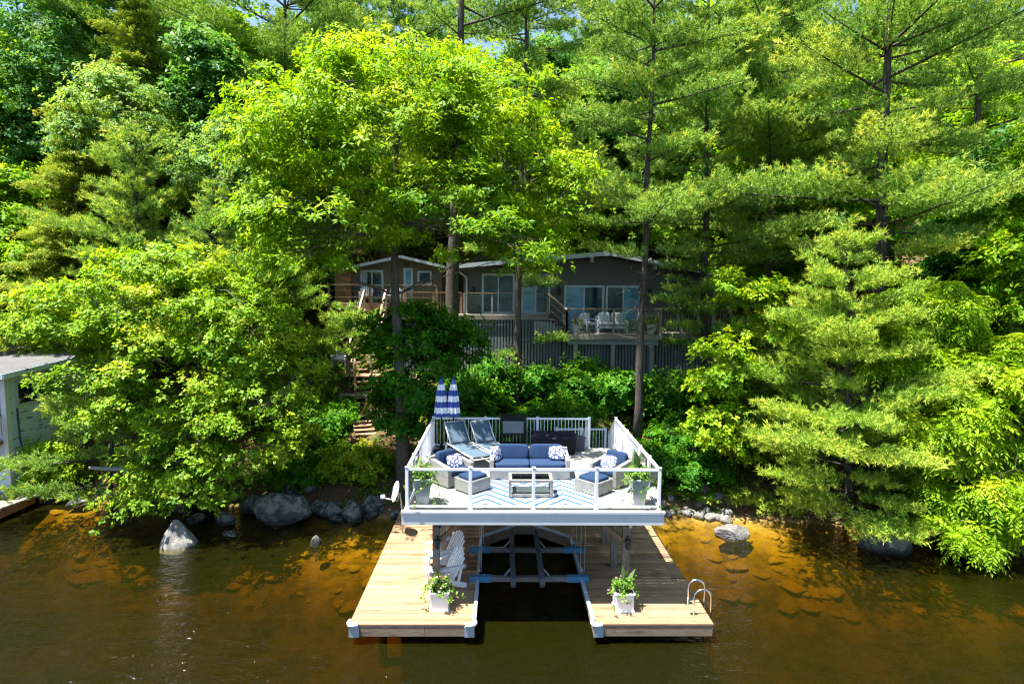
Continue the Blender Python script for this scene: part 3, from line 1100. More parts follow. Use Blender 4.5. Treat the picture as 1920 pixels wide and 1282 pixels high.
MB().span((DX0, DY0 + .05, .17), (DX0 + .04, DYB, ZD - .045), .6).span((DX1 - .045, DY0 + .05, .17), (DX1 - .005, DYB, ZD - .045), .6).each('side_board', M['dock_fascia'], dock, world=True)
ins = MB()
for a, b in (((SX0 - .03, DY0 + .05), (SX0 - .03, CY)), ((SX0 - .02, CY), (AX0 - .02, AY + .03)), ((AX0, AY + .05), (AX1, AY + .05)), ((AX1 + .02, AY + .03), (SX1 + .02, CY)), ((SX1 + .03, CY), (SX1 + .03, DY0 + .05))):
    ins.bar((a[0], a[1], .28), (b[0], b[1], .28), .04, .24, .7)
ins.each('slip_side_board', M['dock_fascia'], dock, world=True)
for pts in ([(SX0, DY0 + .1), (SX0, CY)], [(SX0, CY), (AX0, AY)], [(AX1, AY), (SX1, CY)], [(SX1, CY), (SX1, DY0 + .1)]):
    MB().bar((*pts[0], ZD + .035), (*pts[1], ZD + .035), .085, .075).build('slip_bumper', M['trimblue'], dock, world=True, bevel=.02)
for x, s in ((DX0, 1), (SX0, -1), (SX1, 1)):
    b = MB()
    b.tube([(x - .015 * s, DY0 + .15, ZD + .0), (x - .02 * s, DY0 + .05, ZD + .0), (x + .01 * s, DY0 - .01, ZD - .005), (x + .06 * s, DY0 - .02, ZD - .01), (x + .19 * s, DY0 - .015, ZD - .01)], [.04, .05, .052, .05, .042], 10)
    b.build('corner_bumper', M['white'], dock, True, world=True)
    MB().span((x - .005 * s, DY0 - .03, .17), (x + .21 * s, DY0 + .004, .395)).build('corner_plate', M['galv'], dock, world=True)
pil = MB()
for x in (DX0 + .25, SX0 - .25, SX1 + .25, DX1 - .25):
    for y in (14.6, 17.2):
        pil.tube([(x, y, -2.6), (x, y, .40)], .11, 10)
pil.each('pile', M['post'], dock, world=True)
hb = MB()
for y in (14.36, 15.55):
    hb.span((DX1 - .36, y, ZD + .003), (DX1 - .01, y + .022, ZD + .006))
hb.each('board_seam', M['dark'], dock, world=True)
cl = MB()
cl.span((2.02, 13.1, ZD), (2.02, 13.1, ZD))

# swim ladder on the right hand pier
lad = thing('swim_ladder', 'silver swim ladder with two hooped rails bolted on the pier edge', 'ladder', (4.55, 12.95, ZD))
for dy in (-.22, .22):
    pts = [(-.24, dy, .0), (-.24, dy, .34)]
    for k in range(9):
        a = math.pi * k / 8
        pts.append((-.05 - .19 * math.cos(a), dy, .38 + .19 * math.sin(a)))
    pts += [(.14, dy, .3), (.14, dy, -1.0)]
    MB().tube(pts, .022, 10).build('ladder_rail', M['steel'], lad, True)
    MB().span((-.32, dy - .05, .0), (-.16, dy + .05, .012)).build('foot_plate', M['steel'], lad)
for z in (-.25, -.52, -.8):
    MB().span((.10, -.22, z), (.18, .22, z + .03)).build('step', M['steel'], lad)

# boat lift hanging in the slip
lift = thing('boat_lift', 'grey boat lift with two cross beams and two carpeted bunks hanging over the slip', 'boat lift', (.7, 15.2, .5))
for y, x0, x1 in ((14.22, -.74, 2.16), (15.84, -.80, 2.24)):
    b = MB().span((x0, y - .06, .465), (x1, y + .06, .585)).build('cross_beam', M['beamgrey'], lift, world=True, bevel=.008)
    for xa, xb in ((x0 - .015, x0 + .52), (x1 - .52, x1 + .015)):
        s_ = MB().span((xa, y - .072, .455), (xb, y + .072, .597)).build('sleeve', M['bluesteel'], b, bevel=.006)
        s_.data.transform(Matrix.Translation(-root_loc(lift)))
    for xs in (.31, 1.0):
        sg = -1 if xs < .6 else 1
        q = MB()
        for dy in (-.03, .03):
            q.bar((xs + sg * .065, y + dy, .76), (xs + sg * .21, y + dy, .60), .03, .02)
        q.build('bunk_bracket', M['galv'], lift, world=True)
for xs, sg in ((.31, 1), (1.0, -1)):
    MB().prism([(13.62, .60), (13.55, .70), (13.59, .82), (16.5, .82), (16.53, .74), (16.47, .60)], xs - .06, xs + .06, 'x').build('bunk', M['carpet'], lift, world=True, bevel=.008)
cab = MB()
for y in (14.22, 15.84):
    for x in (-.50, -.46, 1.97, 2.07):
        cab.tube([(x, y, .7), (x, y, 2.36)], .006, 5)
cab.each('lift_cable', M['galv'], lift, world=True)
pu = MB()
for y in (14.5, 16.1):
    for x in (-.53, 2.04):
        pu.tube([(x - .02, y, .60), (x + .02, y, .60)], .07, 12)
        pu.tube([(x, y, .55), (x, y - .28, .62)], .008, 5)
pu.each('pulley', M['galv'], lift, 2, smooth=True, world=True)

# ------------------------------------------------------------------ raised deck over the slip
ZF = 2.69
FX0, FX1, FY0, FY1 = -2.12, 3.58, 13.05, 18.35
deck = thing('raised_deck', 'raised white railed sun deck on timber posts above the boat slip', 'deck', (.7, 13.2, ZD))
fl = MB()
y = FY0
while y < FY1:
    jx = rnd.choice([-.3, 1.6, .6])
    y1 = min(y + .14, FY1)
    fl.span((FX0, y, ZF - .035), (jx, y1, ZF + rnd.uniform(-.001, .001)), rnd.random())
    fl.span((jx + .004, y, ZF - .035), (FX1, y1, ZF + rnd.uniform(-.001, .001)), rnd.random())
    y += .1455
fl.build('floor_boards', M['deckfloor'], deck, world=True)
for nm, a, b in (('front_fascia', (FX0 - .07, FY0 - .075, ZF - .31), (FX1 + .07, FY0 - .035, ZF - .06)), ('side_fascia', (FX0 - .07, FY0 - .033, ZF - .31), (FX0 - .03, FY1, ZF - .06)),
                 ('side_fascia', (FX1 + .03, FY0 - .033, ZF - .31), (FX1 + .07, FY1, ZF - .06)), ('front_lip', (FX0 - .085, FY0 - .095, ZF - .052), (FX1 + .09, FY0 - .002, ZF + .004)),
                 ('back_fascia', (FX0 - .03, FY1 + .01, ZF - .31), (FX1 + .03, FY1 + .05, ZF - .06))):
    MB().span(a, b).build(nm, M['whitewash'], deck, world=True, bevel=.004)
jo = MB()
for x in np.arange(FX0 + .1, FX1, .4):
    jo.span((x, FY0, ZF - .26), (x + .04, FY1, ZF - .04), rnd.random())
jo.each('joist', M['brace'], deck, world=True)
PX = (-1.50, 2.94)
for y in (13.62, 15.05, 16.5, 18.15):
    MB().span((FX0 + .05, y - .08, ZF - .34), (FX1 - .05, y + .08, ZF - .262), .4).build('cross_timber', M['brace'], deck, world=True)
    for x in PX:
        MB().span((x - .08, y - .08, (ZD if y < 18 else -.3)), (x + .08, y + .08, ZF - .342), rnd.random()).build('support_post', M['post'], deck, world=True, bevel=.008)
for x, s in ((PX[0], 1), (PX[1], -1)):
    MB().bar((x + s * .06, 13.62, ZF - .95), (x + s * .72, 13.62, ZF - .38), .10, .10, up=(0, 1, 0)).build('brace', M['brace'], deck, world=True, bevel=.005)
    ln = MB()
    ln.lathe([(.012, .30), (.03, .28), (.035, .22), (.075, .20), (.085, .15), (.05, .145), (.055, .0), (.03, -.03), (.012, -.05)], (x + .03, 13.49, ZD + 1.18), 8)
    ln.span((x + .015, 13.50, ZD + 1.28), (x + .045, 13.54, ZD + 1.34))
    ln.build('wall_lantern', M['iron'], deck, world=True)
    fd = MB().span((x + .0, 13.48, ZD + 1.66), (x + .13, 13.54, ZD + 1.80)).build('floodlight', M['iron'], deck, world=True, bevel=.01)
    q = MB().tube([(x + .065, 13.485, ZD + 1.73), (x + .065, 13.43, ZD + 1.71)], [.035, .045], 12).build('lamp_head', M['white'] if x > 0 else M['iron'], fd, True)
    q.data.transform(Matrix.Translation(-root_loc(deck)))

RH = .95


def railing(parent, a, b, npan, style, za=ZF, zb=None, name='railing', h=RH, first=True, last=True):
    """posts, top and bottom rails, and clear panes or square pickets from a to b"""
    zb = za if zb is None else zb
    a, b = Vector((*a, za)), Vector((*b, zb))
    d = (b - a)
    L = d.length
    off = root_loc(parent)
    tr = MB()
    tr.bar(a + Vector((0, 0, h - .03)), b + Vector((0, 0, h - .03)), .065, .055)
    rail = tr.build(name, M['alu'], parent, world=True, bevel=.008)

    def sub(mb, nm, mat, bev=0):
        o = mb.build(nm, mat, rail, bevel=bev)
        o.data.transform(Matrix.Translation(-off))
        return o
    sub(MB().bar(a + Vector((0, 0, .085)), b + Vector((0, 0, .085)), .045, .04), 'bottom_rail', M['alu'])
    for i in range(npan + 1):
        if (i == 0 and not first) or (i == npan and not last):
            continue
        p = a + d * (i / npan)
        q = MB().span((p.x - .035, p.y - .035, p.z + .002), (p.x + .035, p.y + .035, p.z + h + .012))
        q.span((p.x - .042, p.y - .042, p.z + h + .014), (p.x + .042, p.y + .042, p.z + h + .03))
        q.span((p.x - .06, p.y - .06, p.z + .001), (p.x + .06, p.y + .06, p.z + .016))
        sub(q, 'rail_post', M['alu'], .006)
    for i in range(npan):
        p, q = a + d * ((i + .0) / npan), a + d * ((i + 1.0) / npan)
        u = (q - p).normalized()
        p, q = p + u * .05, q - u * .05
        if style == 'glass':
            g_ = MB().bar(p + Vector((0, 0, (.11 + h - .06) / 2)), q + Vector((0, 0, (.11 + h - .06) / 2)), .008, h - .18)
            sub(g_, 'glass_panel', M['glass'])
        else:
            n = int((q - p).length / .105)
            k_ = MB()
            for j in range(n):
                t = p + (q - p) * ((j + .5) / n)
                k_.span((t.x - .009, t.y - .009, t.z + .10), (t.x + .009, t.y + .009, t.z + h - .055))
            sub(k_, 'picket_infill', M['alu'])
    return rail


e = .035
railing(deck, (FX0 + e, FY0 + e), (FX1 - e, FY0 + e), 4, 'glass')
railing(deck, (FX0 + e, FY0 + e), (FX0 + e, 15.25), 2, 'glass', first=False)
railing(deck, (FX0 + e, 15.25), (FX0 + e, FY1 - e), 2, 'picket', first=False)
railing(deck, (FX1 - e, FY0 + e), (FX1 - e, 15.0), 2, 'glass', first=False)
railing(deck, (FX1 - e, 15.0), (FX1 - e, FY1 - e), 2, 'picket', first=False)
railing(deck, (FX0 + e, FY1 - e), (2.72, FY1 - e), 3, 'picket', first=False)
# steps down behind the gap
st = MB()
for i in range(4):
    st.span((2.78, FY1 + .06 + .27 * i, ZF - .19 * (i + 1) - .04), (FX1 - .08, FY1 + .32 + .27 * i, ZF - .19 * (i + 1)), rnd.random())
st.each('back_step', M['deckfloor'], deck, world=True)
MB().span((2.2, 19.45, ZF - .99), (FX1 + .1, 20.4, ZF - .95)).build('back_landing', M['deckfloor'], deck, world=True)
railing(deck, (2.72, FY1 - e), (2.72, 19.40), 1, 'picket', ZF, ZF - .72, first=False)
railing(deck, (FX1 - e, FY1 - e), (FX1 - e, 19.40), 1, 'picket', ZF, ZF - .72, first=False)
railing(deck, (1.9, 20.3), (FX1, 20.3), 2, 'picket', ZF - .80)

# rug
rug = MB()
rug.span((-.72, 13.34, ZF + .004), (2.32, 15.35, ZF + .012))
o = thing('outdoor_rug', 'white outdoor rug with slanting blue stripes under the coffee table', 'rug', (.8, 14.3, ZF))
rug.build('rug_field', M['rug'], o, world=True)
bd = MB()
for x in (-.72, 2.30):
    bd.span((x, 13.34, ZF + .0045), (x + .02, 15.35, ZF + .0135))
bd.each('rug_binding', M['white'], o, world=True)


# ------------------------------------------------------------------ wicker furniture
def seat_unit(name, label, cat, wd, dp, ncush, loc, rz, group=None, arm=.11, hgt=.62):
    """wicker base with arms and back, front faces -y"""
    t = thing(name, label, cat, loc, rz, group)
    f = MB()
    f.span((-wd / 2, -dp / 2, .03), (wd / 2, dp / 2, .27))
    f.span((-wd / 2, dp / 2 - .10, .272), (wd / 2, dp / 2, hgt + .05))
    f.build('wicker_base', M['wicker'], t, bevel=.012)
    for s in (-1, 1):
        x0 = s * (wd / 2 - arm / 2)
        MB().prism([(-dp / 2, .272), (dp / 2 - .102, .272), (dp / 2 - .102, hgt), (-dp / 2, hgt - .10)], x0 - arm / 2, x0 + arm / 2, 'x').build('armrest', M['wicker'], t, bevel=.012)
    for x in (-wd / 2 + .06, wd / 2 - .06):
        for y in (-dp / 2 + .06, dp / 2 - .06):
            MB().span((x - .02, y - .02, 0), (x + .02, y + .02, .03)).build('foot', M['black'], t)
    iw = (wd - 2 * arm) / ncush
    for i in range(ncush):
        x = -wd / 2 + arm + iw * (i + .5)
        MB().cushion((x, -.06, .345), (iw - .01, dp - .16, .15), e=.22).build('seat_cushion', M['navy'], t, True)
        MB().cushion((x, dp / 2 - .20, .58), (iw - .015, .17, .42), rx=R(-12), e=.3).build('back_cushion', M['navy'], t, True)
    return t


sofa = seat_unit('sofa', 'two seat grey wicker sofa with navy cushions at the middle of the raised deck', 'sofa', 2.08, .82, 2, (.745, 15.58, ZF), R(0))
chair = seat_unit('armchair', 'grey wicker armchair with navy cushion beside the loungers, facing the rug', 'armchair', .84, .80, 1, (-1.27, 15.02, ZF), R(44), 'wicker armchairs either side of the sofa')
chair2 = dup(chair, (2.83, 15.00, ZF), R(-46), 'grey wicker armchair with navy cushion by the right side railing of the deck')


def ottoman(label, loc, rz, sx, sy):
    t = thing('ottoman', label, 'ottoman', loc, rz, 'wicker ottomans by the rug')
    f = MB()
    f.span((-sx / 2, -sy / 2, .03), (sx / 2, sy / 2, .25))
    for a, b in (((-sx / 2, -sy / 2), (sx / 2, -sy / 2 + .05)), ((-sx / 2, sy / 2 - .05), (sx / 2, sy / 2)), ((-sx / 2, -sy / 2 + .052), (-sx / 2 + .05, sy / 2 - .052)), ((sx / 2 - .05, -sy / 2 + .052), (sx / 2, sy / 2 - .052))):
        f.span((*a, .252), (*b, .33))
    f.build('wicker_base', M['wicker'], t, bevel=.01)
    for x in (-sx / 2 + .05, sx / 2 - .05):
        for y in (-sy / 2 + .05, sy / 2 - .05):
            MB().span((x - .02, y - .02, 0), (x + .02, y + .02, .03)).build('foot', M['black'], t)
    MB().cushion((0, 0, .335), (sx - .11, sy - .11, .15), e=.2).build('seat_cushion', M['navy'], t, True)
    return t


ottoman('wicker ottoman with blue top in front of the armchair next to the loungers', (-.69, 14.42, ZF), R(44), .68, .58)
ottoman('wicker ottoman with blue top in front of the armchair by the right side railing', (2.27, 14.33, ZF), R(-46), .68, .64)

tb = thing('coffee_table', 'low grey wicker coffee table with glass top and shelf on striped rug', 'coffee table', (.71, 14.12, ZF + .012))
f = MB()
for x in (-.49, .49):
    for y in (-.27, .27):
        f.span((x - .035, y - .035, 0), (x + .035, y + .035, .36))
f.each('table_leg', M['wicker'], tb, bevel=.006)
f = MB()
f.span((-.525, -.305, .362), (.525, -.225, .43)).span((-.525, .225, .362), (.525, .305, .43)).span((-.525, -.223, .362), (-.445, .223, .43)).span((.445, -.223, .362), (.525, .223, .43))
f.build('table_rim', M['wicker'], tb, bevel=.008)
MB().span((-.444, -.222, .405), (.444, .222, .422)).build('glass_top', M['tableglass'], tb)
MB().span((-.45, -.23, .07), (.45, .23, .105)).span((-.45, -.30, .02), (.45, -.245, .09)).build('lower_shelf', M['wicker'], tb, bevel=.005)

# patterned pillows
for label, loc, rz, rx in (('white and navy patterned pillow at the left end of the sofa', (-.12, 15.52, ZF + .60), R(68), R(-18)),
                           ('white and navy patterned pillow at the right end of the sofa', (1.48, 15.60, ZF + .60), R(-8), R(-20)),
                           ('white and navy patterned pillow on armchair beside the loungers', (-1.17, 14.98, ZF + .55), R(40), R(-25)),
                           ('white and navy patterned pillow on armchair by the right side railing', (2.74, 14.93, ZF + .55), R(-42), R(-25))):
    t = thing('throw_pillow', label, 'pillow', loc, rz, 'patterned throw pillows')
    MB().cushion((0, 0, 0), (.44, .13, .36), rx=rx, e=.42).build('pillow_body', M['trellis'], t, True)


# sun loungers
def lounger(label, loc, rz):
    t = thing('sun_lounger', label, 'sun lounger', loc, rz, 'grey sling sun loungers')
    W_ = .31
    hx, hz = .38, .34
    bl, ba = .74, R(52)
    bx, bz = hx + bl * math.cos(ba), hz + bl * math.sin(ba)
    fr = MB()
    for s in (-1, 1):
        pts = [(-1.15, s * W_, hz - .05), (-1.10, s * W_, hz), (-.6, s * W_, hz - .02), (hx, s * W_, hz), (.75, s * W_, hz - .01)]
        fr.tube(pts, .022, 8)
    fr.tube([(-1.15, -W_, hz - .05), (-1.15, W_, hz - .05)], .02, 8)
    fr.build('seat_frame', M['alugrey'], t, True)
    for x, dx in ((-1.0, -.10), (.68, .07)):
        for s in (-1, 1):
            MB().bar((x, s * W_, hz - .03), (x + dx, s * (W_ + .01), 0), .04, .028).build('leg', M['alugrey'], t)
    bf = MB()
    for s in (-1, 1):
        bf.tube([(hx, s * W_, hz + .02), (bx, s * W_, bz)], .022, 8)
        bf.tube([(hx + .40 * math.cos(ba), s * (W_ - .03), hz + .40 * math.sin(ba)), (.72, s * (W_ - .03), hz)], .012, 6)
    bf.tube([(bx, -W_, bz), (bx, W_, bz)], .02, 8)
    bf.build('back_frame', M['alugrey'], t, True)

    def sling(p, q, sag, nm):
        v, fs = [], []
        n = 10
        for i in range(n + 1):
            k = i / n
            for s in (-1, -.5, 0, .5, 1):
                v.append((p[0] + (q[0] - p[0]) * k, s * (W_ - .012), p[1] + (q[1] - p[1]) * k - sag * math.sin(math.pi * k) * (1 - .35 * s * s) - .006 * (1 - s * s)))
        for i in range(n):
            for s in range(4):
                fs.append((i * 5 + s, i * 5 + s + 1, i * 5 + s + 6, i * 5 + s + 5))
        o_ = MB().add(v, fs).build(nm, M['loungemesh'], t, True)
        o_.modifiers.new('thick', 'SOLIDIFY').thickness = .008
    sling((-1.12, hz + .012), (hx, hz + .015), .05, 'seat_sling')
    sling((hx + .01, hz + .04), (bx, bz + .01), .02, 'back_sling')
    return t


lg = lounger('grey sling lounger with raised back, nearer the left railing', (-1.02, 17.10, ZF), R(118))
dup(lg, (-.26, 17.22, ZF), R(119), 'grey sling lounger with raised back, partly behind the sofa')

# storage box, serving cart, bin
t = thing('storage_box', 'long black resin storage box against the back railing of the deck', 'storage box', (1.56, 17.78, ZF))
b = MB().span((-.62, -.30, .02), (.62, .30, .50))
for i in range(16):
    x = -.6 + i * .079
    b.span((x, -.308, .05), (x + .05, -.301, .46))
b.build('box_body', M['black'], t, bevel=.006)
MB().prism([(-.34, .502), (.33, .502), (.33, .57), (.20, .62), (-.24, .62), (-.34, .57)], -.66, .66, 'x').build('lid', M['black'], t, bevel=.012)
MB().span((-.06, -.355, .50), (.06, -.342, .56)).build('latch', M['bingrey'], t)
t = thing('serving_cart', 'black outdoor serving cart with grey panel standing against back railing', 'cart', (.36, 18.06, ZF))
b = MB()
for x in (-.37, .32):
    b.span((x, -.17, .05), (x + .055, .17, 1.0))
b.each('upright', M['black'], t, bevel=.005)
MB().span((-.40, -.20, 1.002), (.40, .20, 1.05)).build('cart_top', M['black'], t, bevel=.008)
MB().span((-.315, -.15, .50), (.318, .15, .56)).span((-.315, -.15, .93), (.318, .15, 1.0)).each('cross_rail', M['black'], t)
MB().span((-.312, -.16, .562), (.316, -.13, .928)).build('front_panel', M['screen'], t)
MB().span((-.39, -.19, .08), (.39, .19, .22)).build('base_shelf', M['black'], t, bevel=.008)
for x in (-.34, .34):
    MB().tube([(x - .02, -.12, .04), (x + .02, -.12, .04)], .04, 12).build('wheel', M['black'], t)
b = MB()
b.tube([(-.1, 0, .222), (.02, .02, .30), (.12, 0, .222)], .05, 8)
t2 = thing('patio_bin', 'small slate blue plastic bin between storage box and the stair gap', 'bin', (2.40, 18.02, ZF))
MB().box((0, 0, .20), (.30, .26, .40), taper=.85).build('bin_body', M['bingrey'], t2, bevel=.01)
MB().span((-.17, -.15, .402), (.17, .15, .44)).build('bin_lid', M['bingrey'], t2, bevel=.01)


# closed umbrellas
def umbrella(label, loc, rz):
    t = thing('patio_umbrella', label, 'umbrella', loc, rz, 'closed striped umbrellas')
    MB().tube([(0, 0, .05), (0, 0, 2.25)], .022, 10).build('pole', M['black'], t, True)
    MB().lathe([(.24, 0), (.24, .04), (.08, .08), (.04, .25), (.0, .25)], n=20).build('base', M['black'], t)
    prof = [(.0, 2.24), (.028, 2.22), (.07, 2.10), (.125, 1.80), (.15, 1.50), (.172, 1.20), (.175, 1.10), (.10, 1.07)]

    def wv(k, n, z):
        return (.26 * math.sin(k / n * 2 * math.pi * 8) + .05 * math.sin(k * 3.1)) * min(1, (2.24 - z) * 2.2)
    c = MB().lathe(prof[::-1], n=64, wave=wv)
    c.build('canopy', M['canvas'], t, True)
    MB().lathe([(.03, 2.225), (.035, 2.26), (.015, 2.31), (.004, 2.33)], n=10).build('finial', M['navy'], t, True)
    return t


u1 = umbrella('closed blue and white striped umbrella, the nearer to the left railing', (-1.80, 17.82, ZF), 0)
dup(u1, (-1.44, 17.84, ZF), 1.1, 'closed blue and white striped umbrella, the second from the left railing')


# ------------------------------------------------------------------ planters with flowers
def pot_plants(t, z, r, g, n=26, big=3, bl=.45, flowers=(), spill=.0, fr=.026):
    tips = np.stack([g.normal(0, r * .55, n * 3), g.normal(0, r * .55, n * 3), z + .05 + np.abs(g.normal(.06, .09, n * 3))], 1)
    rr = np.linalg.norm(tips[:, :2], axis=1)
    tips[:, 2] -= spill * np.clip(rr - r * .75, 0, 9) * 1.6
    ax = unit(tips * np.array([1, 1, 0]) * 2.2 + np.array([0, 0, .5]) + g.normal(0, .25, tips.shape))
    V, Fq, T = star_leaves(g, tips, ax, 7, .062, .6, .25, tone=g.normal(.55, .18, len(tips)))
    np_mesh('foliage', V, Fq, T, M['potleaf'], t)
    if big:
        tp = np.stack([g.normal(0, .03, big), g.normal(0, .03, big), np.full(big, z + .15)], 1)
        d = unit(np.stack([g.normal(0, .42, big), g.normal(0, .42, big), np.full(big, 1.)], 1))
        nn = unit(np.cross(d, g.normal(0, 1, d.shape)))
        V, Fq = rhombs(tp, d, nn, g.uniform(.75, 1.1, big) * bl, np.full(big, bl * .34), .25)
        np_mesh('upright_leaf', V, Fq, g.uniform(.3, .8, big), M['bigleaf'], t)
    for mat, k in flowers:
        f = MB()
        for _ in range(k):
            i = int(g.integers(0, len(tips)))
            p = tips[i] + np.array([0, 0, .05]) + g.normal(0, .02, 3)
            f.lathe([(.004, -.012), (fr, 0), (fr * 1.1, .008), (.004, .014)], tuple(p), 6)
        f.build('blossom', M[mat], t)


def square_planter(label, loc, seed, flowers, big):
    g = np.random.default_rng(seed)
    t = thing('planter_box', label, 'planter', loc, R(2), 'white square planter boxes on the pier ends')
    MB().box((0, 0, .21), (.38, .38, .38), taper=.98).build('box_body', M['white'], t, bevel=.004)
    MB().span((-.215, -.215, 0), (.215, .215, .045)).build('plinth', M['white'], t, bevel=.006)
    MB().span((-.225, -.225, .402), (.225, .225, .44)).build('rim', M['white'], t, bevel=.006)
    f = MB()
    for s in (-1, 1):
        f.span((s * .17 - .022, -.198, .046), (s * .17 + .022, -.191, .40)).span((s * .17 - .022, .191, .046), (s * .17 + .022, .198, .40))
        f.span((-.198 if s < 0 else .191, -.19, .046), (-.191 if s < 0 else .198, -.145, .40)).span((-.198 if s < 0 else .191, .145, .046), (-.191 if s < 0 else .198, .19, .40))
    f.each('corner_stile', M['white'], t)
    MB().span((-.19, -.19, .415), (.19, .19, .443)).build('soil', M['soil'], t)
    pot_plants(t, .46, .29, g, 44, big, .36, flowers, .9)
    return t


square_planter('white square planter on the left pier overflowing with pink, pale and red flowers', (-1.36, 13.02, ZD), 3, (('pink', 14), ('palepink', 18), ('red', 3)), 5)
square_planter('white square planter on the right pier with pink flowers and one tall pale leaf', (2.78, 12.98, ZD), 5, (('pink', 5), ('palepink', 4)), 3)


def tall_planter(label, loc, seed, flowers, big):
    g = np.random.default_rng(seed)
    t = thing('tall_planter', label, 'planter', loc, R(3), 'tall tapered planters at the front corners of the deck')
    MB().box((0, 0, .30), (.40, .40, .60), taper=.62).build('pot_body', M['white'], t, bevel=.008)
    f = MB()
    f.span((-.21, -.21, .602), (.21, .21, .63))
    f.build('rim', M['white'], t, bevel=.006)
    MB().span((-.18, -.18, .61), (.18, .18, .635)).build('soil', M['soil'], t)
    pot_plants(t, .66, .31, g, 52, big, .52, flowers, 1.1)
    return t


tall_planter('tall tapered white planter with trailing flowers at the left front deck corner', (-1.78, 13.46, ZF), 8, (('peach', 6), ('pink', 4)), 0)
tall_planter('tall tapered white planter with big upright leaves at the right front deck corner', (3.16, 13.46, ZF), 9, (('palepink', 3),), 4)


# ------------------------------------------------------------------ adirondack chairs
def adirondack(label, loc, rz, mat, group, s=1.0):
    """slatted chair, faces -y"""
    t = thing('adirondack_chair', label, 'chair', loc, rz, group, s)
    for sx in (-1, 1):
        x = sx * .29
        MB().prism([(-.42, .30), (-.42, .40), (.42, .10), (.42, .0), (.34, .0)], x - .014, x + .014, 'x').build('side_stringer', M[mat], t)
        MB().span((x + sx * .016 - .045, -.36, 0), (x + sx * .016 + .045, -.33, .545)).build('front_leg', M[mat], t)
        MB().prism([(-.44, .548), (-.44, .572), (.34, .572), (.34, .548)], x + sx * .04 - .065, x + sx * .04 + .065, 'x').build('armrest', M[mat], t, bevel=.01)
        MB().bar((x, .20, .05), (x, .30, .547), .03, .06, up=(0, 1, 0)).build('back_leg', M[mat], t)
    st_ = MB()
    for i in range(6):
        y = -.42 + i * .092
        st_.box((0, y, .40 - (y + .42) * .357 + .014), (.60, .082, .02), rx=R(-19))
    st_.build('seat_slats', M[mat], t, bevel=.004)
    bk = MB()
    for i in range(7):
        x = -.24 + i * .08
        top = .84 - 1.9 * x * x
        q = Vector((x * 1.08, .10, .22)), Vector((x * 1.25, .10 + (top - .22) * .52, top))
        bk.bar(q[0], q[1], .072, .018, up=(0, -1, .5))
    bk.bar((-.28, .24, .46), (.28, .24, .46), .03, .05)
    bk.build('back_slats', M[mat], t, bevel=.006)
    return t


ad = adirondack('white adirondack chair under the raised deck, nearer the flower planter', (-1.33, 14.05, ZD), R(-66), 'white', 'white adirondack chairs on the dock', 1.03)
dup(ad, (-1.40, 15.0, ZD), R(-62), 'white adirondack chair under the raised deck, the farther from the planter')

# satellite dish on a pole at the deck corner
t = thing('satellite_dish', 'white satellite dish on a bent pole at the left corner of the deck', 'satellite dish', (-2.98, 17.1, 0.45))
dq = Matrix.Translation((-.02, 0, 1.25)) @ Matrix.Rotation(R(-72), 4, 'Y') @ Matrix.Rotation(R(20), 4, 'X')
d_ = MB(dq).lathe([(.0, .0), (.12, .012), (.24, .048), (.30, .075), (.305, .07), (.24, .038), (.12, .003), (.0, -.01)], n=28)
d_.build('reflector', M['white'], t, True)
MB().tube([(.02, 0, 1.22), (-.02, 0, .98), (-.42, -.05, 1.08)], .018, 8).build('feed_arm', M['alugrey'], t, True)
MB().box((-.44, -.05, 1.12), (.12, .09, .10)).build('feed_horn', M['white'], t, bevel=.01)
MB().tube([(.04, 0, 1.22), (.08, 0, .95), (.10, .02, .7), (.10, .05, .0)], .025, 8).build('mast', M['alugrey'], t, True)


# ------------------------------------------------------------------ the cottage on the slope
def lap_wall(x0, x1, zt, y, step=.2, z0=4.0):
    """lapped boards up to a roof line given by zt(x)"""
    mb = MB()
    z = z0
    while True:
        xa, xb = x0, x1
        top = max(zt(x0 + (x1 - x0) * k / 40) for k in range(41))
        if z > top:
            break
        n = 40
        xs = [x0 + (x1 - x0) * k / n for k in range(n + 1) if zt(x0 + (x1 - x0) * k / n) > z + step * .5]
        if len(xs) > 1:
            xa, xb = xs[0], xs[-1]
            tn = rnd.random()
            mb.add([(xa, y - .022, z), (xb, y - .022, z), (xb, y, z + step), (xa, y, z + step), (xa, y, z), (xb, y, z)],
                   [(0, 1, 2, 3), (0, 4, 5, 1)], tn)
        z += step
    return mb


def slider(parent, x0, x1, z0, z1, y, mats, mullions=(), fr=.07, frm='whitetrim', name='sliding_door'):
    off = root_loc(parent)
    f = MB()
    f.span((x0, y - .05, z0), (x0 + fr, y + .01, z1)).span((x1 - fr, y - .05, z0), (x1, y + .01, z1))
    f.span((x0 + fr, y - .048, z1 - fr), (x1 - fr, y + .01, z1)).span((x0 + fr, y - .048, z0), (x1 - fr, y + .01, z0 + fr))
    fo = f.build(name, M[frm], parent, world=True)
    n = len(mats)
    wd = (x1 - x0 - 2 * fr) / n
    for i, m in enumerate(mats):
        a = x0 + fr + wd * i
        p = MB().span((a + .03, y - .02 - .012 * (i % 2), z0 + fr + .001), (a + wd - .03, y - .006 - .012 * (i % 2), z1 - fr - .001)).build('pane', M[m], fo)
        p.data.transform(Matrix.Translation(-off))
        s_ = MB()
        for q in (a, a + wd - .03):
            s_.span((q, y - .04, z0 + fr + .002), (q + .03, y - .004, z1 - fr - .002))
        for zz in (z0 + fr + .003, z1 - fr - .028):
            s_.span((a + .03, y - .039, zz), (a + wd - .03, y - .005, zz + .025))
        for zz in mullions:
            s_.span((a + .03, y - .036, zz), (a + wd - .03, y - .034, zz + .03))
        s_ = s_.build('sash', M[frm], fo)
        s_.data.transform(Matrix.Translation(-off))
    return fo


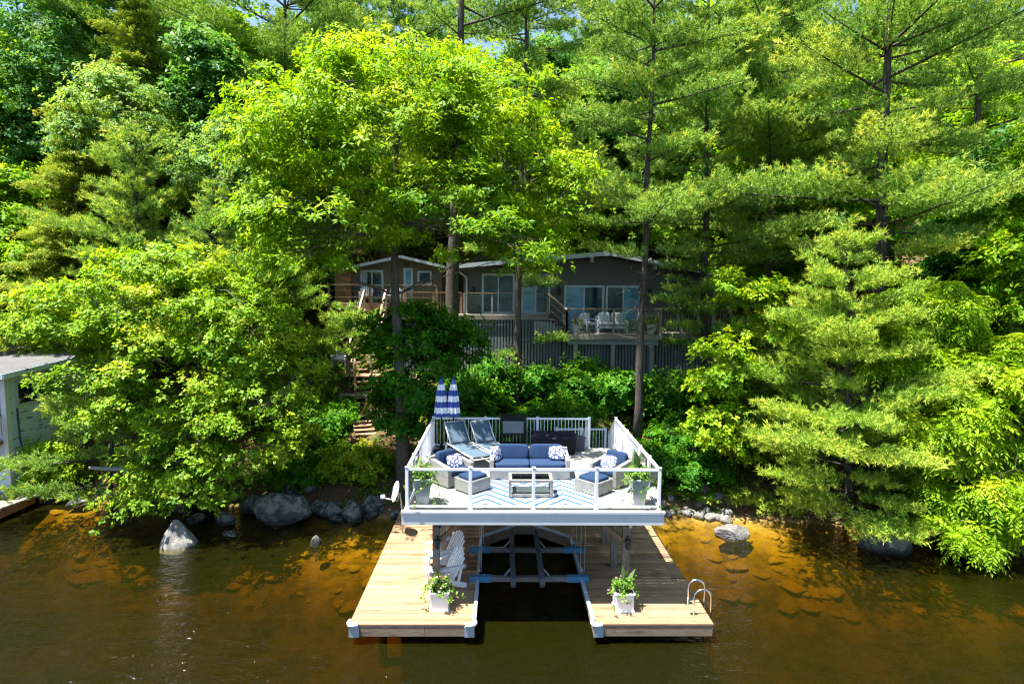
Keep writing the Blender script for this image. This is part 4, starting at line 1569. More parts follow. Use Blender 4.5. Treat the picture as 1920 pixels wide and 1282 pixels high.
HY = 29.0
cot = thing('cottage', 'long grey clapboard cottage with shallow gable roof and white framed sliding doors', 'cottage', (4.2, HY, 4.5))


def roofz(x):
    return 9.16 - (5.0 - x) * .092 if x < 5 else 9.16 - (x - 5.0) * .178


lap_wall(-1.85, 10.3, lambda x: roofz(x) - .02, HY).build('wall', M['siding'], cot, world=True)
MB().span((-1.8, HY + .03, 3.6), (10.25, HY + 8, 8.1)).build('wall_core', M['siding'], cot, world=True)
MB().prism([(-1.8, 8.09), (10.25, 8.09), (10.25, roofz(10.25) - .05), (5, roofz(5) - .05), (-1.8, roofz(-1.8) - .05)], HY + .03, HY + 8, 'y').build('gable', M['siding'], cot, world=True)
rf = MB()
for a, b in ((-2.25, 5.0), (5.0, 10.75)):
    za, zb_ = roofz(a) + .0, roofz(b)
    rf.add([(a, HY - .75, za), (b, HY - .75, zb_), (b, HY + 8.3, zb_), (a, HY + 8.3, za), (a, HY - .75, za + .16), (b, HY - .75, zb_ + .16), (b, HY + 8.3, zb_ + .16), (a, HY + 8.3, za + .16)],
           [(3, 2, 1, 0), (4, 5, 6, 7), (0, 1, 5, 4), (1, 2, 6, 5), (2, 3, 7, 6), (3, 0, 4, 7)])
roof = rf.build('roof', M['roof'], cot, world=True)
for a, b in ((-2.27, 5.0), (5.0, 10.77)):
    q = MB().bar((a, HY - .775, roofz(a) + .085), (b, HY - .775, roofz(b) + .085), .04, .20).build('barge_board', M['whitetrim'], roof)
    q.data.transform(Matrix.Translation(-root_loc(cot)))
for x in (2.45, 4.22, 7.2):
    MB().span((x - .06, HY - .6, roofz(x) - .24), (x + .06, HY - .03, roofz(x) - .01)).build('beam_end', M['whitetrim'], cot, world=True)
dw = MB().tube([(-2.2, HY - .3, 8.50), (-1.95, HY - .12, 8.28), (-1.72, HY - .08, 8.1), (-1.70, HY - .08, 7.9), (-1.70, HY - .08, 5.2)], .045, 8)
dw.build('downspout', M['whitetrim'], cot, True, world=True)
MB().span((10.16, HY - .05, 5.4), (10.32, HY - .024, 8.1)).build('corner_trim', M['whitetrim'], cot, world=True)
slider(cot, -.98, .60, 6.36, 8.28, HY - .02, ['pane', 'pane'])
slider(cot, .92, 2.30, 6.36, 8.28, HY - .02, ['bluepane', 'pane'])
slider(cot, 2.97, 4.90, 5.66, 7.76, HY - .02, ['bluepane', 'pane'])
slider(cot, 4.97, 6.66, 5.66, 7.76, HY - .02, ['pane', 'bluepane'])
slider(cot, 8.48, 9.55, 5.9, 7.68, HY - .02, ['pane'], name='side_door')
for x in (2.72, 7.06, -1.38):
    b = MB()
    b.lathe([(.01, .25), (.05, .2), (.10, .16), (.085, .12), (.07, -.08), (.03, -.14), (.01, -.17)], (x, HY - .15, 7.42), 8)
    b.span((x - .03, HY - .1, 7.36), (x + .03, HY - .02, 7.46))
    b.build('wall_lantern', M['iron'], cot, world=True)

# its deck, in two levels
cd = thing('cottage_deck', 'weathered two level timber deck with glass railing and grey slat skirting below cottage', 'deck', (4.2, 27, 4.0))


def boards(mb, x0, x1, y0, y1, z, step=.145):
    y = y0
    while y < y1:
        mb.span((x0, y, z - .035), (x1, min(y + step - .006, y1), z), rnd.random())
        y += step


b = MB()
boards(b, -4.6, 2.12, 27.82, 29, 6.36)
boards(b, 2.82, 7.06, 26.52, 28.98, 5.60)
boards(b, 7.08, 10.5, 27.32, 28.98, 5.60)
b.build('floor_boards', M['greywood'], cd, world=True)
MB().span((-4.6, 27.78, 6.14), (2.12, 27.815, 6.33)).span((2.80, 26.48, 5.37), (7.08, 26.515, 5.57)).span((7.09, 27.28, 5.37), (10.5, 27.315, 5.57)).build('rim_board', M['greywood'], cd, world=True)


def wood_rail(parent, a, b, z, h, npost, infill, zb=None, post=.09, mat='railwood', name='railing', gap=.13):
    zb = z if zb is None else zb
    a, b = Vector((*a, z)), Vector((*b, zb))
    off = root_loc(parent)
    r = MB().bar(a + Vector((0, 0, h)), b + Vector((0, 0, h)), .12, .04, .8)
    r = r.build(name, M[mat], parent, world=True)

    def sub(mb, nm, m_):
        o = mb.build(nm, M[m_], r)
        o.data.transform(Matrix.Translation(-off))
    for i in range(npost + 1):
        p = a + (b - a) * i / npost
        sub(MB().span((p.x - post / 2, p.y - post / 2, p.z - .2), (p.x + post / 2, p.y + post / 2, p.z + h - .022), rnd.random()), 'rail_post', mat if infill != 'glass' else 'greywood')
    if infill == 'glass':
        for i in range(npost):
            p, q = a + (b - a) * (i + .06) / npost, a + (b - a) * (i + .94) / npost
            sub(MB().bar(p + Vector((0, 0, h * .52)), q + Vector((0, 0, h * .52)), .01, h * .8), 'glass_panel', 'glass')
    elif infill == 'picket':
        n = int((b - a).length / gap)
        k = MB()
        for j in range(n):
            t = a + (b - a) * (j + .5) / n
            k.span((t.x - .018, t.y - .018, t.z + .04), (t.x + .018, t.y + .018, t.z + h - .025), rnd.random())
        sub(k, 'picket_infill', mat)
    else:
        k = MB()
        for zz in (h * .33, h * .66):
            k.bar(a + Vector((0, 0, zz)), b + Vector((0, 0, zz)), .03, .03)
        sub(k, 'mid_rails', mat)
    return r


wood_rail(cd, (-1.75, 27.86), (2.10, 27.86), 6.36, 1.0, 3, 'glass')
wood_rail(cd, (-4.6, 28.9), (-1.95, 28.9), 6.36, 1.0, 2, 'picket', mat='brownwood')
wood_rail(cd, (2.12, 27.88), (2.86, 26.56), 6.36, 1.0, 1, 'mid', zb=5.66)
wood_rail(cd, (2.86, 26.56), (7.02, 26.56), 5.60, 1.12, 2, 'glass')
wood_rail(cd, (2.86, 26.70), (2.86, 27.9), 5.60, 1.12, 1, 'glass')
wood_rail(cd, (7.02, 26.6), (7.02, 27.3), 5.60, 1.12, 1, 'picket', mat='greywood')
wood_rail(cd, (7.10, 27.36), (10.45, 27.36), 5.60, 1.12, 3, 'picket', mat='greywood')
sk = MB()
for x0, x1, yy, zt in ((-4.6, 2.8, 27.86, 6.12), (2.82, 7.05, 27.4, 5.34), (7.08, 10.5, 27.40, 5.34)):
    x = x0
    while x < x1:
        zb_ = gz(x, yy) - .1
        sk.span((x, yy, zb_), (x + .095, yy + .03, zt), rnd.random())
        x += .142
sk.build('slat_skirting', M['skirt'], cd, world=True)
bk = MB()  # near-black sheet painted in for the shade beneath the deck
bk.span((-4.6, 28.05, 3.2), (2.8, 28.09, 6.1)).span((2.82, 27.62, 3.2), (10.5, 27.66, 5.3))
bk.build('underdeck_shade_sheet', M['dark'], cd, world=True)
f = MB()
for x in (3.3, 4.98, 6.72):
    f.span((x - .09, 26.75, gz(x, 26.8) - .2), (x + .09, 26.93, 5.12))
f.each('support_post', M['greybeam'], cd, world=True)
MB().span((2.95, 26.72, 5.125), (7.0, 26.96, 5.36)).build('support_beam', M['greybeam'], cd, world=True)
stp = MB()
for i in range(4):
    stp.span((2.15 + .18 * i, 27.3, 6.36 - .17 * (i + 1) - .04), (2.15 + .18 * i + .24, 28.6, 6.36 - .17 * (i + 1)), rnd.random())
stp.each('step', M['greywood'], cd, world=True)
sk = MB()
for i, (x, zt, zb_) in enumerate([(1.45, 6.1, 5.3), (1.59, 6.1, 5.5), (1.73, 6.1, 5.5), (1.87, 6.1, 5.5), (2.01, 6.1, 5.5), (2.15, 6.1, 5.5), (2.29, 6.0, 5.5), (2.43, 5.9, 5.5), (2.57, 5.8, 5.5), (2.70, 5.7, 5.5)]):
    sk.span((x, 27.24, zb_), (x + .11, 27.28, zt), rnd.random())
sk.build('step_skirting', M['greybeam'], cd, world=True)

# things on it
t = thing('loveseat', 'white cushioned loveseat behind the glass railing of the cottage deck', 'loveseat', (5.05, 27.7, 5.60))
MB().span((-.70, -.38, .22), (.70, .38, .30)).span((-.70, .30, .302), (.70, .38, .75)).build('frame', M['whitetrim'], t)
for x in (-.66, .66):
    MB().span((x - .04, -.38, .0), (x + .04, -.30, .56)).span((x - .04, .20, .0), (x + .04, .28, .219)).span((x - .04, -.298, .50), (x + .04, .298, .56)).build('armrest', M['whitetrim'], t)
for x in (-.31, .31):
    MB().cushion((x, -.04, .39), (.60, .62, .16), e=.25).build('seat_cushion', M['cushwhite'], t, True)
    MB().cushion((x, .22, .68), (.58, .18, .46), rx=R(-12), e=.3).build('back_cushion', M['cushwhite'], t, True)
t = thing('patio_chair', 'white framed patio chair at the left end of the cottage deck', 'chair', (3.98, 27.75, 5.60), R(30))
f = MB()
for x in (-.28, .28):
    for y in (-.28, .28):
        f.span((x - .02, y - .02, 0), (x + .02, y + .02, .58 if y < 0 else .85))
    f.span((x - .025, -.30, .581), (x + .025, .258, .61))
f.build('frame', M['whitetrim'], t)
MB().cushion((0, 0, .40), (.52, .52, .14), e=.25).build('seat_cushion', M['cushwhite'], t, True)
MB().cushion((0, .24, .66), (.5, .14, .42), rx=R(-10), e=.3).build('back_cushion', M['cushwhite'], t, True)
t = thing('side_table', 'small dark side table between loveseat and cottage deck right corner', 'side table', (6.15, 27.7, 5.60))
MB().span((-.22, -.22, .50), (.22, .22, .54)).build('table_top', M['iron'], t)
f = MB()
for x in (-.19, .19):
    for y in (-.19, .19):
        f.span((x - .02, y - .02, 0), (x + .02, y + .02, .499))
f.each('leg', M['iron'], t)


def flower_pot(label, loc, seed, group=None, mat='white', flowers=(('pink', 26),)):
    g = np.random.default_rng(seed)
    t = thing('flower_pot', label, 'flower pot', loc, 0, group)
    MB().lathe([(.0, 0), (.15, 0), (.22, .40), (.235, .42), (.20, .41), (.0, .38)], n=18).build('pot', M[mat], t, True)
    pot_plants(t, .45, .30, g, 30, 0, .3, flowers, .5, .035)
    return t


flower_pot('white pot of pink flowers at the left end of cottage deck glass railing', (3.30, 26.95, 5.60), 21, 'white pots of pink flowers on the cottage deck')
flower_pot('white pot of pink flowers at right corner of the cottage deck by the tall pine', (6.72, 26.95, 5.60), 22, 'white pots of pink flowers on the cottage deck')

# ------------------------------------------------------------------ the small cabin
KY = 33.0
cb = thing('cabin', 'small brown board and batten cabin with a gable roof behind the oak trunk', 'cabin', (-5.8, KY, 5.5))


def kz(x):
    return 9.18 - abs(x + 5.43) * .225


mb = MB()
x = -8.1
while x < -3.42:
    mb.add([(x, KY, 6.7), (x + .15, KY, 6.7), (x + .15, KY, kz(x + .15)), (x, KY, kz(x))], [(0, 1, 2, 3)], rnd.random())
    mb.span((x - .02, KY - .02, 6.7), (x + .02, KY - .001, kz(x) - .02), rnd.random())
    x += .15
mb.build('wall', M['cabinwall'], cb, world=True)
MB().span((-8.1, KY + .03, 6.2), (-3.42, KY + 5, 8.5)).build('wall_core', M['cabinwall'], cb, world=True)
rf = MB()
for a, b_ in ((-8.45, -5.43), (-5.43, -3.05)):
    za, zb_ = kz(a), kz(b_)
    rf.add([(a, KY - .5, za), (b_, KY - .5, zb_), (b_, KY + 5.4, zb_), (a, KY + 5.4, za), (a, KY - .5, za + .1), (b_, KY - .5, zb_ + .1), (b_, KY + 5.4, zb_ + .1), (a, KY + 5.4, za + .1)],
           [(3, 2, 1, 0), (4, 5, 6, 7), (0, 1, 5, 4), (1, 2, 6, 5), (2, 3, 7, 6), (3, 0, 4, 7)])
rf = rf.build('roof', M['rustroof'], cb, world=True)
for a, b_ in ((-8.47, -5.43), (-5.43, -3.03)):
    q = MB().bar((a, KY - .53, kz(a) + .03), (b_, KY - .53, kz(b_) + .03), .04, .15).build('barge_board', M['whitetrim'], rf)
    q.data.transform(Matrix.Translation(-root_loc(cb)))
slider(cb, -7.68, -6.45, 6.95, 8.50, KY - .02, ['pane', 'pane'], mullions=(7.65,), name='window')
slider(cb, -5.36, -4.85, 6.8, 8.62, KY - .02, ['bluepane'], name='door')
slider(cb, -4.60, -3.83, 7.72, 8.47, KY - .02, ['pane'], name='window')
MB().span((-5.35, KY - .03, 8.66), (-5.05, KY - .005, 8.92)).build('gable_vent', M['iron'], cb, world=True)
MB().span((-7.58, KY - .06, 7.1), (-7.32, KY - .056, 8.40)).build('curtain', M['curtain'], cb, world=True)
ce = MB()
z = 6.7
while z < 8.55:
    ce.span((-9.0, KY - .3, z), (-8.12, KY - .26, z + .155), rnd.random())
    z += .16
ce.build('cedar_screen', M['cedar'], cb, world=True)
kd = thing('cabin_deck', 'brown timber deck with plain railing on stilts in front of the cabin', 'deck', (-6.2, 31.3, 5.5))
b = MB()
boards(b, -9.0, -3.3, 31.3, 32.97, 6.75)
b.build('floor_boards', M['brownwood'], kd, world=True)
MB().span((-9.0, 31.25, 6.42), (-3.3, 31.295, 6.71)).build('rim_board', M['brownwood'], kd, world=True)
wood_rail(kd, (-8.95, 31.34), (-6.85, 31.34), 6.75, .95, 1, 'mid')
wood_rail(kd, (-6.8, 31.34), (-3.4, 31.34), 6.75, .95, 2, 'mid')
f = MB()
for x in (-8.8, -6.9, -5.0, -3.5):
    f.span((x - .07, 31.4, gz(x, 31.4) - .2), (x + .07, 31.54, 6.70))
f.each('stilt', M['brownwood'], kd, world=True)
adirondack('white adirondack chair on the cabin deck, in front of the wide window', (-7.18, 32.0, 6.75), R(8), 'white', 'white chairs by the cabin')
adirondack('white adirondack chair on the cabin deck, between the two tree trunks', (-5.72, 32.0, 6.75), R(-10), 'white', 'white chairs by the cabin')
p = at(636, 603, 29.0)
adirondack('white adirondack chair on the slope below the left end of the cabin deck', (p.x, 29.0, gz(p.x, 29.0)), R(5), 'whitetrim', 'white chairs by the cabin')

# ------------------------------------------------------------------ stairs up the bank
sw = thing('stairs', 'open timber stairs climbing the bank from the dock towards the cabin', 'stairs', (-4.7, 21.6, .8))


def flight(a, b, wd, n, rails):
    a, b = Vector(a), Vector(b)
    d = Vector((b.x - a.x, b.y - a.y, 0)).normalized()
    sd = Vector((d.y, -d.x, 0))
    for s in (-1, 1):
        MB().bar(a + sd * s * (wd / 2 - .04) - Vector((0, 0, .12)), b + sd * s * (wd / 2 - .04) - Vector((0, 0, .12)), .045, .22, .4).build('stringer', M['stairwood'], sw, world=True)
    rz_ = math.atan2(sd.y, sd.x)
    for i in range(n):
        c = a + (b - a) * (i + .5) / n
        MB().box((c.x, c.y, c.z + .03), (wd, .30, .04), rz=rz_, tone=rnd.random()).build('tread', M['stairwood'], sw, world=True)
    for s in rails:
        pa, pb = a + sd * s * wd / 2, b + sd * s * wd / 2
        MB().bar(pa + Vector((0, 0, .95)), pb + Vector((0, 0, .95)), .09, .04, .9).build('handrail', M['stairwood'], sw, world=True)
        for k in (0, .5, 1):
            q = pa + (pb - pa) * k
            MB().span((q.x - .04, q.y - .04, q.z - .5), (q.x + .04, q.y + .04, q.z + .93), rnd.random()).build('handrail_post', M['greywood'], sw, world=True)


def G(px, py, Y, up=0.0):
    p = at(px, py, Y)
    return (p.x, p.y, max(p.z, gz(p.x, p.y)) + up)


flight(G(706, 868, 21.9, .02), G(690, 790, 24.7, .08), 1.25, 9, ())
a = G(676, 783, 25.1, .05)
b = MB()
boards(b, a[0] - .75, a[0] + .95, a[1] - .25, a[1] + .75, a[2] + .05)
b.build('landing', M['stairwood'], sw, world=True)
flight((a[0] + .2, a[1] + .8, a[2] + .05), G(690, 722, 26.9, .25), 1.15, 6, (-1,))
a2 = G(684, 716, 27.2, .3)
b = MB()
boards(b, a2[0] - .9, a2[0] + .7, a2[1] - .2, a2[1] + .7, a2[2])
b.build('landing', M['stairwood'], sw, world=True)
flight((a2[0] - .4, a2[1] + .6, a2[2]), (-6.5, 31.0, 6.5), 1.1, 10, (-1, 1))
MB().bar(Vector(a) + Vector((-.75, -.2, .95)), Vector(a) + Vector((.3, -.2, .95)), .05, .10).build('handrail', M['greywood'], sw, world=True)
MB().bar(Vector(a) + Vector((-.1, -.3, -.35)), Vector(a) + Vector((.55, -.25, 1.15)), .09, .05, .9).build('prop_board', M['stairwood'], sw, world=True)
for dx in (-.75, .32):
    MB().span((a[0] + dx - .045, a[1] - .25, a[2] - .6), (a[0] + dx + .045, a[1] - .16, a[2] + 1.0)).build('handrail_post', M['greywood'], sw, world=True)

# ------------------------------------------------------------------ the neighbour's old boathouse
bo = thing('old_boathouse', 'old boathouse with peeling pale blue paint and flat grey roof at the left edge', 'boathouse', (-17.0, 20.6, .45))
BX, BY = -16.95, 20.6
mb = MB()
z = .5
while z < 4.45:
    mb.add([(BX + .02, BY, z), (BX + .02, BY + 5.2, z), (BX, BY + 5.2, z + .13), (BX, BY, z + .13), (BX, BY, z), (BX, BY + 5.2, z)], [(0, 1, 2, 3), (0, 4, 5, 1)], rnd.random())
    mb.add([(BX - 7, BY - .02, z), (BX, BY - .02, z), (BX, BY, z + .13), (BX - 7, BY, z + .13), (BX - 7, BY, z), (BX, BY, z)], [(0, 1, 2, 3), (0, 4, 5, 1)], rnd.random())
    z += .13
mb.build('wall', M['peel'], bo, world=True)
MB().span((BX - 7, BY + .03, .2), (BX - .03, BY + 5.2, 4.5)).build('wall_core', M['peel'], bo, world=True)
rf = MB()
rf.add([(BX - 7.4, BY - .45, 4.50), (BX + .35, BY - .45, 4.50), (BX + .35, BY + 5.5, 4.82), (BX - 7.4, BY + 5.5, 4.82),
        (BX - 7.4, BY - .45, 4.64), (BX + .35, BY - .45, 4.64), (BX + .35, BY + 5.5, 4.96), (BX - 7.4, BY + 5.5, 4.96)],
       [(3, 2, 1, 0), (4, 5, 6, 7), (0, 1, 5, 4), (1, 2, 6, 5), (2, 3, 7, 6), (3, 0, 4, 7)])
rf = rf.build('roof', M['roof'], bo, world=True)
q = MB().bar((BX + .37, BY - .47, 4.53), (BX + .37, BY + 5.5, 4.85), .035, .18).bar((BX - 7.4, BY - .47, 4.53), (BX + .35, BY - .47, 4.53), .035, .18).build('fascia_board', M['peel'], rf)
q.data.transform(Matrix.Translation(-root_loc(bo)))
for a, b_ in (((BX - .12, BY - .06, .45), (BX + .05, BY - .025, 4.42)), ((BX + .025, BY - .02, .45), (BX + .05, BY + .12, 4.42))):
    MB().span(a, b_).build('corner_board', M['whitewash'], bo, world=True)
wf = MB()
for y0, y1 in ((BY + .42, BY + .50), (BY + 1.36, BY + 1.42), (BY + 2.30, BY + 2.38)):
    wf.span((BX + .022, y0, 3.35), (BX + .06, y1, 4.20))
wf.span((BX + .022, BY + .501, 4.12), (BX + .058, BY + 2.299, 4.20)).span((BX + .022, BY + .501, 3.35), (BX + .058, BY + 2.299, 3.42))
wf = wf.build('window', M['whitetrim'], bo, world=True)
q = MB().span((BX + .024, BY + .501, 3.421), (BX + .032, BY + 1.359, 4.119)).span((BX + .024, BY + 1.421, 3.421), (BX + .032, BY + 2.299, 4.119)).build('pane', M['pane'], wf)
q.data.transform(Matrix.Translation(-root_loc(bo)))
MB().span((BX - 1.0, BY - .05, 2.5), (BX - .25, BY - .024, 4.3)).build('door', M['pane'], bo, world=True)
MB().span((BX - .25, BY - .06, 2.45), (BX - .17, BY - .022, 4.35)).build('door_trim', M['whitewash'], bo, world=True)
bal = MB()
bal.span((BX - 6, BY - 1.0, 2.15), (BX - .1, BY - .07, 2.25))
bal.build('balcony_floor', M['redbrown'], bo, world=True)
bal = MB()
bal.span((BX - 6, BY - 1.0, 3.12), (BX - .12, BY - .93, 3.18)).span((BX - .19, BY - .929, 3.12), (BX - .12, BY - .07, 3.18))
x = BX - 5.9
while x < BX - .1:
    bal.span((x, BY - .985, 2.251), (x + .045, BY - .945, 3.119), rnd.random())
    x += .13
y = BY - .85
while y < BY - .1:
    bal.span((BX - .175, y, 2.251), (BX - .135, y + .045, 3.119), rnd.random())
    y += .13
bal.build('balcony_railing', M['redbrown'], bo, world=True)
MB().tube([(BX + .10, BY + .35, 3.3), (BX + .09, BY + .40, 2.2), (BX + .12, BY + .55, 1.4), (BX + .20, BY + .70, .9), (BX + .15, BY + .75, .5)], .03, 8).build('drain_hose', M['hose'], bo, True, world=True)
od = thing('old_dock', 'low grey plank dock in front of the peeling boathouse', 'dock', (-18, 19.8, .4))
b = MB()
y = 18.9
while y < 20.55:
    b.span((-24, y, .36), (-16.1 + (y - 18.9) * .15, y + .15, .42), rnd.random())
    y += .156
y = 20.56
while y < 22.6:
    b.span((-16.88, y, .36), (-15.95, y + .15, .42), rnd.random())
    y += .156
b.build('plank_deck', M['greywood'], od, world=True)
MB().span((-24, 18.85, .12), (-16.1, 18.89, .36)).span((-16.12, 18.9, .1), (-16.06, 20.5, .355)).span((-15.98, 20.56, .05), (-15.92, 22.6, .355)).build('side_board', M['redbrown'], od, world=True)
f = MB()
for x, y in ((-16.4, 19.2), (-16.4, 20.3), (-19, 19.2), (-16.1, 22.2)):
    f.tube([(x, y, -2.0), (x, y, .35)], .1, 8)
f.each('pile', M['post'], od, world=True)


# ------------------------------------------------------------------ trees
def LB(cx, cy, rxp, rzp, Y, ry):
    p = at(cx, cy, Y)
    s = Y / F_PX
    return (p.x, Y, p.z, rxp * s, ry, rzp * s)


def BP(px, Y, py=700):
    x = at(px, py, Y).x
    return (x, Y, gz(x, Y))


def RG(s):
    return np.random.default_rng(s)


# the big oak that leans over the deck
broadleaf(RG(1), 'oak_tree', 'large spreading oak with bright yellow green crown left of the raised deck', BP(758, 20.7, 900),
          [LB(720, 230, 215, 150, 19.9, 3.4), LB(560, 240, 125, 110, 19.8, 2.6), LB(900, 210, 140, 110, 20.0, 2.8), LB(620, 400, 160, 95, 19.3, 2.8), LB(850, 390, 165, 95, 19.4, 2.6),
           LB(990, 330, 80, 70, 20.0, 1.8), LB(740, 125, 160, 60, 20.6, 2.2), LB(585, 470, 90, 42, 18.8, 1.8), LB(950, 450, 120, 60, 18.2, 2.1), LB(1035, 400, 60, 70, 19.8, 1.2), LB(1060, 330, 40, 50, 20, 1.0)  , LB(520, 400, 60, 80, 19.5, 1.6)],
          380, 29, M['oak'], M['bark_grey'], L=.165, k=8, W=.42, trunk_r=.235, clump=.85, lean=(-.12, 0), droop=.42, tone=.47, limb_n=16, flat=.36, dead=10)
# the maple leaning over the water on the left
broadleaf(RG(2), 'maple_tree', 'wide low maple leaning over the boulders on the left shore', BP(330, 20.6, 900),
          [LB(310, 570, 190, 85, 19.6, 2.2), LB(140, 590, 110, 60, 19.8, 1.8), LB(470, 620, 110, 85, 19.6, 1.8), LB(300, 710, 200, 100, 18.9, 2.0), LB(460, 790, 120, 100, 18.7, 1.7),
           LB(245, 740, 60, 70, 19.0, 1.2), LB(340, 860, 110, 70, 18.3, 1.3), LB(520, 700, 85, 75, 19.3, 1.4), LB(320, 490, 110, 45, 20.2, 1.6), LB(105, 600, 60, 32, 20.4, 1.2), LB(285, 915, 75, 38, 18.3, .9), LB(380, 900, 70, 45, 18.4, .9)],
          370, 28, M['maple'], M['bark_grey'], L=.128, k=7, W=.62, trunk_r=.15, clump=.68, stems=4, droop=.3, tone=.47, limb_n=22, flat=.34, dead=14, lowcut=-.9)
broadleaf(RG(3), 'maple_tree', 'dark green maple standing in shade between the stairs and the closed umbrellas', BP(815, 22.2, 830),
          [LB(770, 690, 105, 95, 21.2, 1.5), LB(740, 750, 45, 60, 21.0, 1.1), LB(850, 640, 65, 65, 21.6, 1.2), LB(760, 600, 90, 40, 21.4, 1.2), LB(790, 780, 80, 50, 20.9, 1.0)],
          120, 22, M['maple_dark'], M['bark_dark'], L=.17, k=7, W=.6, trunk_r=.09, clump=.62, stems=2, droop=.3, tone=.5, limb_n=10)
broadleaf(RG(4), 'maple_tree', 'small bright green maple at the right end of the cottage, left of bushy pine', BP(1370, 21.3, 800),
          [LB(1400, 530, 65, 45, 21.2, 1.0), LB(1350, 690, 62, 75, 20.6, 1.1), LB(1345, 790, 52, 60, 20.2, .9), LB(1440, 610, 60, 80, 21.0, 1.1), LB(1400, 820, 60, 40, 20.2, .8)],
          110, 22, M['oak'], M['bark_dark'], L=.125, k=7, W=.7, trunk_r=.08, clump=.55, stems=3, droop=.25, tone=.5, limb_n=9)
broadleaf(RG(5), 'ash_tree', 'yellow green ash with drooping compound leaves overhanging the water at right edge', BP(1890, 18.6, 900),
          [LB(1840, 750, 95, 110, 17.6, 1.5), LB(1905, 690, 70, 70, 18.0, 1.3), LB(1825, 880, 80, 80, 17.1, 1.2), LB(1890, 950, 70, 60, 17.0, 1.0), LB(1960, 820, 80, 130, 17.8, 1.4), LB(1760, 800, 50, 40, 17.3, .8), LB(1800, 985, 60, 35, 16.6, .7)],
          165, 17, M['ash'], M['bark_grey'], L=.34, k=5, trunk_r=.10, clump=.62, style='pinnate', stems=4, tone=.55, limb_n=16, dead=8, lowcut=-.9)
broadleaf(RG(6), 'ash_tree', 'young ash with drooping leaves behind the bushy shore pine', BP(1720, 20.0, 850),
          [LB(1700, 580, 55, 60, 19.6, .9), LB(1765, 590, 45, 75, 19.6, .9), LB(1660, 640, 50, 50, 19.2, .8), LB(1740, 680, 50, 60, 19.2, .8)],
          75, 16, M['ash'], M['bark_grey'], L=.34, k=5, trunk_r=.06, clump=.55, style='pinnate', stems=2, tone=.5, limb_n=8)
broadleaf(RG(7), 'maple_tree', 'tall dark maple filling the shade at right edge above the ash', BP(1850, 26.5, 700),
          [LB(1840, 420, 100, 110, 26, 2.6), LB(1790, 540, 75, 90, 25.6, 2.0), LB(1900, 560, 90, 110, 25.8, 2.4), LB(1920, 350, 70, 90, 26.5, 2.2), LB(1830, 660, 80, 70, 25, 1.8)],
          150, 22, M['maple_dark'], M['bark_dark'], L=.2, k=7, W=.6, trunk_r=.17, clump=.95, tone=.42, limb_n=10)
broadleaf(RG(8), 'poplar_tree', 'tall dark blue green poplar filling the top left corner', BP(75, 32, 600),
          [LB(70, 60, 110, 120, 32, 3), LB(40, 210, 105, 110, 31.4, 3), LB(100, 300, 75, 100, 31, 2.6), LB(20, 380, 70, 90, 31, 2.4), LB(130, 130, 60, 110, 31.6, 2.4), LB(150, -40, 80, 60, 32, 2.4)],
          260, 24, M['poplar'], M['bark_grey'], L=.17, k=7, W=.62, trunk_r=.22, clump=.95, tone=.45, limb_n=14, flat=.5)
broadleaf(RG(9), 'maple_tree', 'bright green maple at the left edge behind the boathouse roof', BP(20, 28, 650),
          [LB(30, 420, 60, 55, 27.6, 1.8), LB(10, 520, 70, 70, 27.2, 1.9), LB(80, 470, 45, 50, 27, 1.4), LB(40, 340, 50, 40, 28, 1.5)],
          95, 22, M['wood_leaf'], M['bark_dark'], L=.18, k=7, W=.6, trunk_r=.11, clump=.8, tone=.55, limb_n=8)
broadleaf(RG(10), 'birch_tree', 'pale grey green birch with small leaves, above the left pine', BP(240, 27.5, 650),
          [LB(230, 205, 95, 65, 27.2, 2.2), LB(165, 260, 60, 50, 26.8, 1.6), LB(280, 270, 60, 50, 26.8, 1.6), LB(225, 160, 50, 30, 27.4, 1.3)],
          130, 24, M['birch'], M['bark_grey'], L=.12, k=8, W=.6, trunk_r=.13, clump=.75, tone=.6, limb_n=9, flat=.5)
broadleaf(RG(11), 'birch_tree', 'pale grey green birch close to the left side of the oak crown', BP(420, 26.5, 650),
          [LB(420, 300, 75, 50, 26.2, 1.7), LB(370, 340, 55, 45, 26, 1.4), LB(460, 370, 55, 55, 26, 1.5), LB(440, 240, 40, 35, 26.4, 1.1)],
          110, 24, M['birch'], M['bark_grey'], L=.12, k=8, W=.6, trunk_r=.11, clump=.7, tone=.6, limb_n=9, flat=.5)
broadleaf(RG(12), 'maple_tree', 'slim green maple between the hemlock top and the oak crown', BP(395, 29.5, 600),
          [LB(385, 95, 50, 45, 29, 1.6), LB(415, 160, 50, 60, 28.8, 1.7), LB(370, 190, 45, 50, 28.6, 1.5), LB(405, 240, 40, 40, 28.6, 1.3)],
          105, 22, M['poplar'], M['bark_dark'], L=.19, k=7, W=.6, trunk_r=.12, clump=.8, tone=.62, limb_n=9)


def pine_at(seed, label, px, py, Y, apex, crown_py, Rm, shape='old', mat='pine', tr=.2, **kw):
    b = BP(px, Y, py)
    a = at(apex[0], apex[1], Y)
    cz = at(px, crown_py, Y).z - b[2]
    H = a.z - b[2]
    if shape == 'old':
        def rad(t):
            return Rm * (.72 + .28 * math.sin(2.2 * t + .6)) * (1 - t ** 2.6) + .25
    elif shape == 'young':
        def rad(t):
            return Rm * (1 - t) ** .75 * (1 if t > .12 else .75 + 2 * t) + .2
    else:
        rad = shape
    kw.setdefault('lean', (a.x - b[0], 0))
    kw.setdefault('dens', 1.2)
    kw.setdefault('tone', .48)
    kw.setdefault('tuft', 13)
    kw.setdefault('L', .185)
    kw.setdefault('W', .034)
    return conifer(RG(seed), kw.pop('name', 'pine_tree'), label, b, H, max(.3, cz), rad, M[mat], M['bark_pine'], trunk_r=tr, **kw)


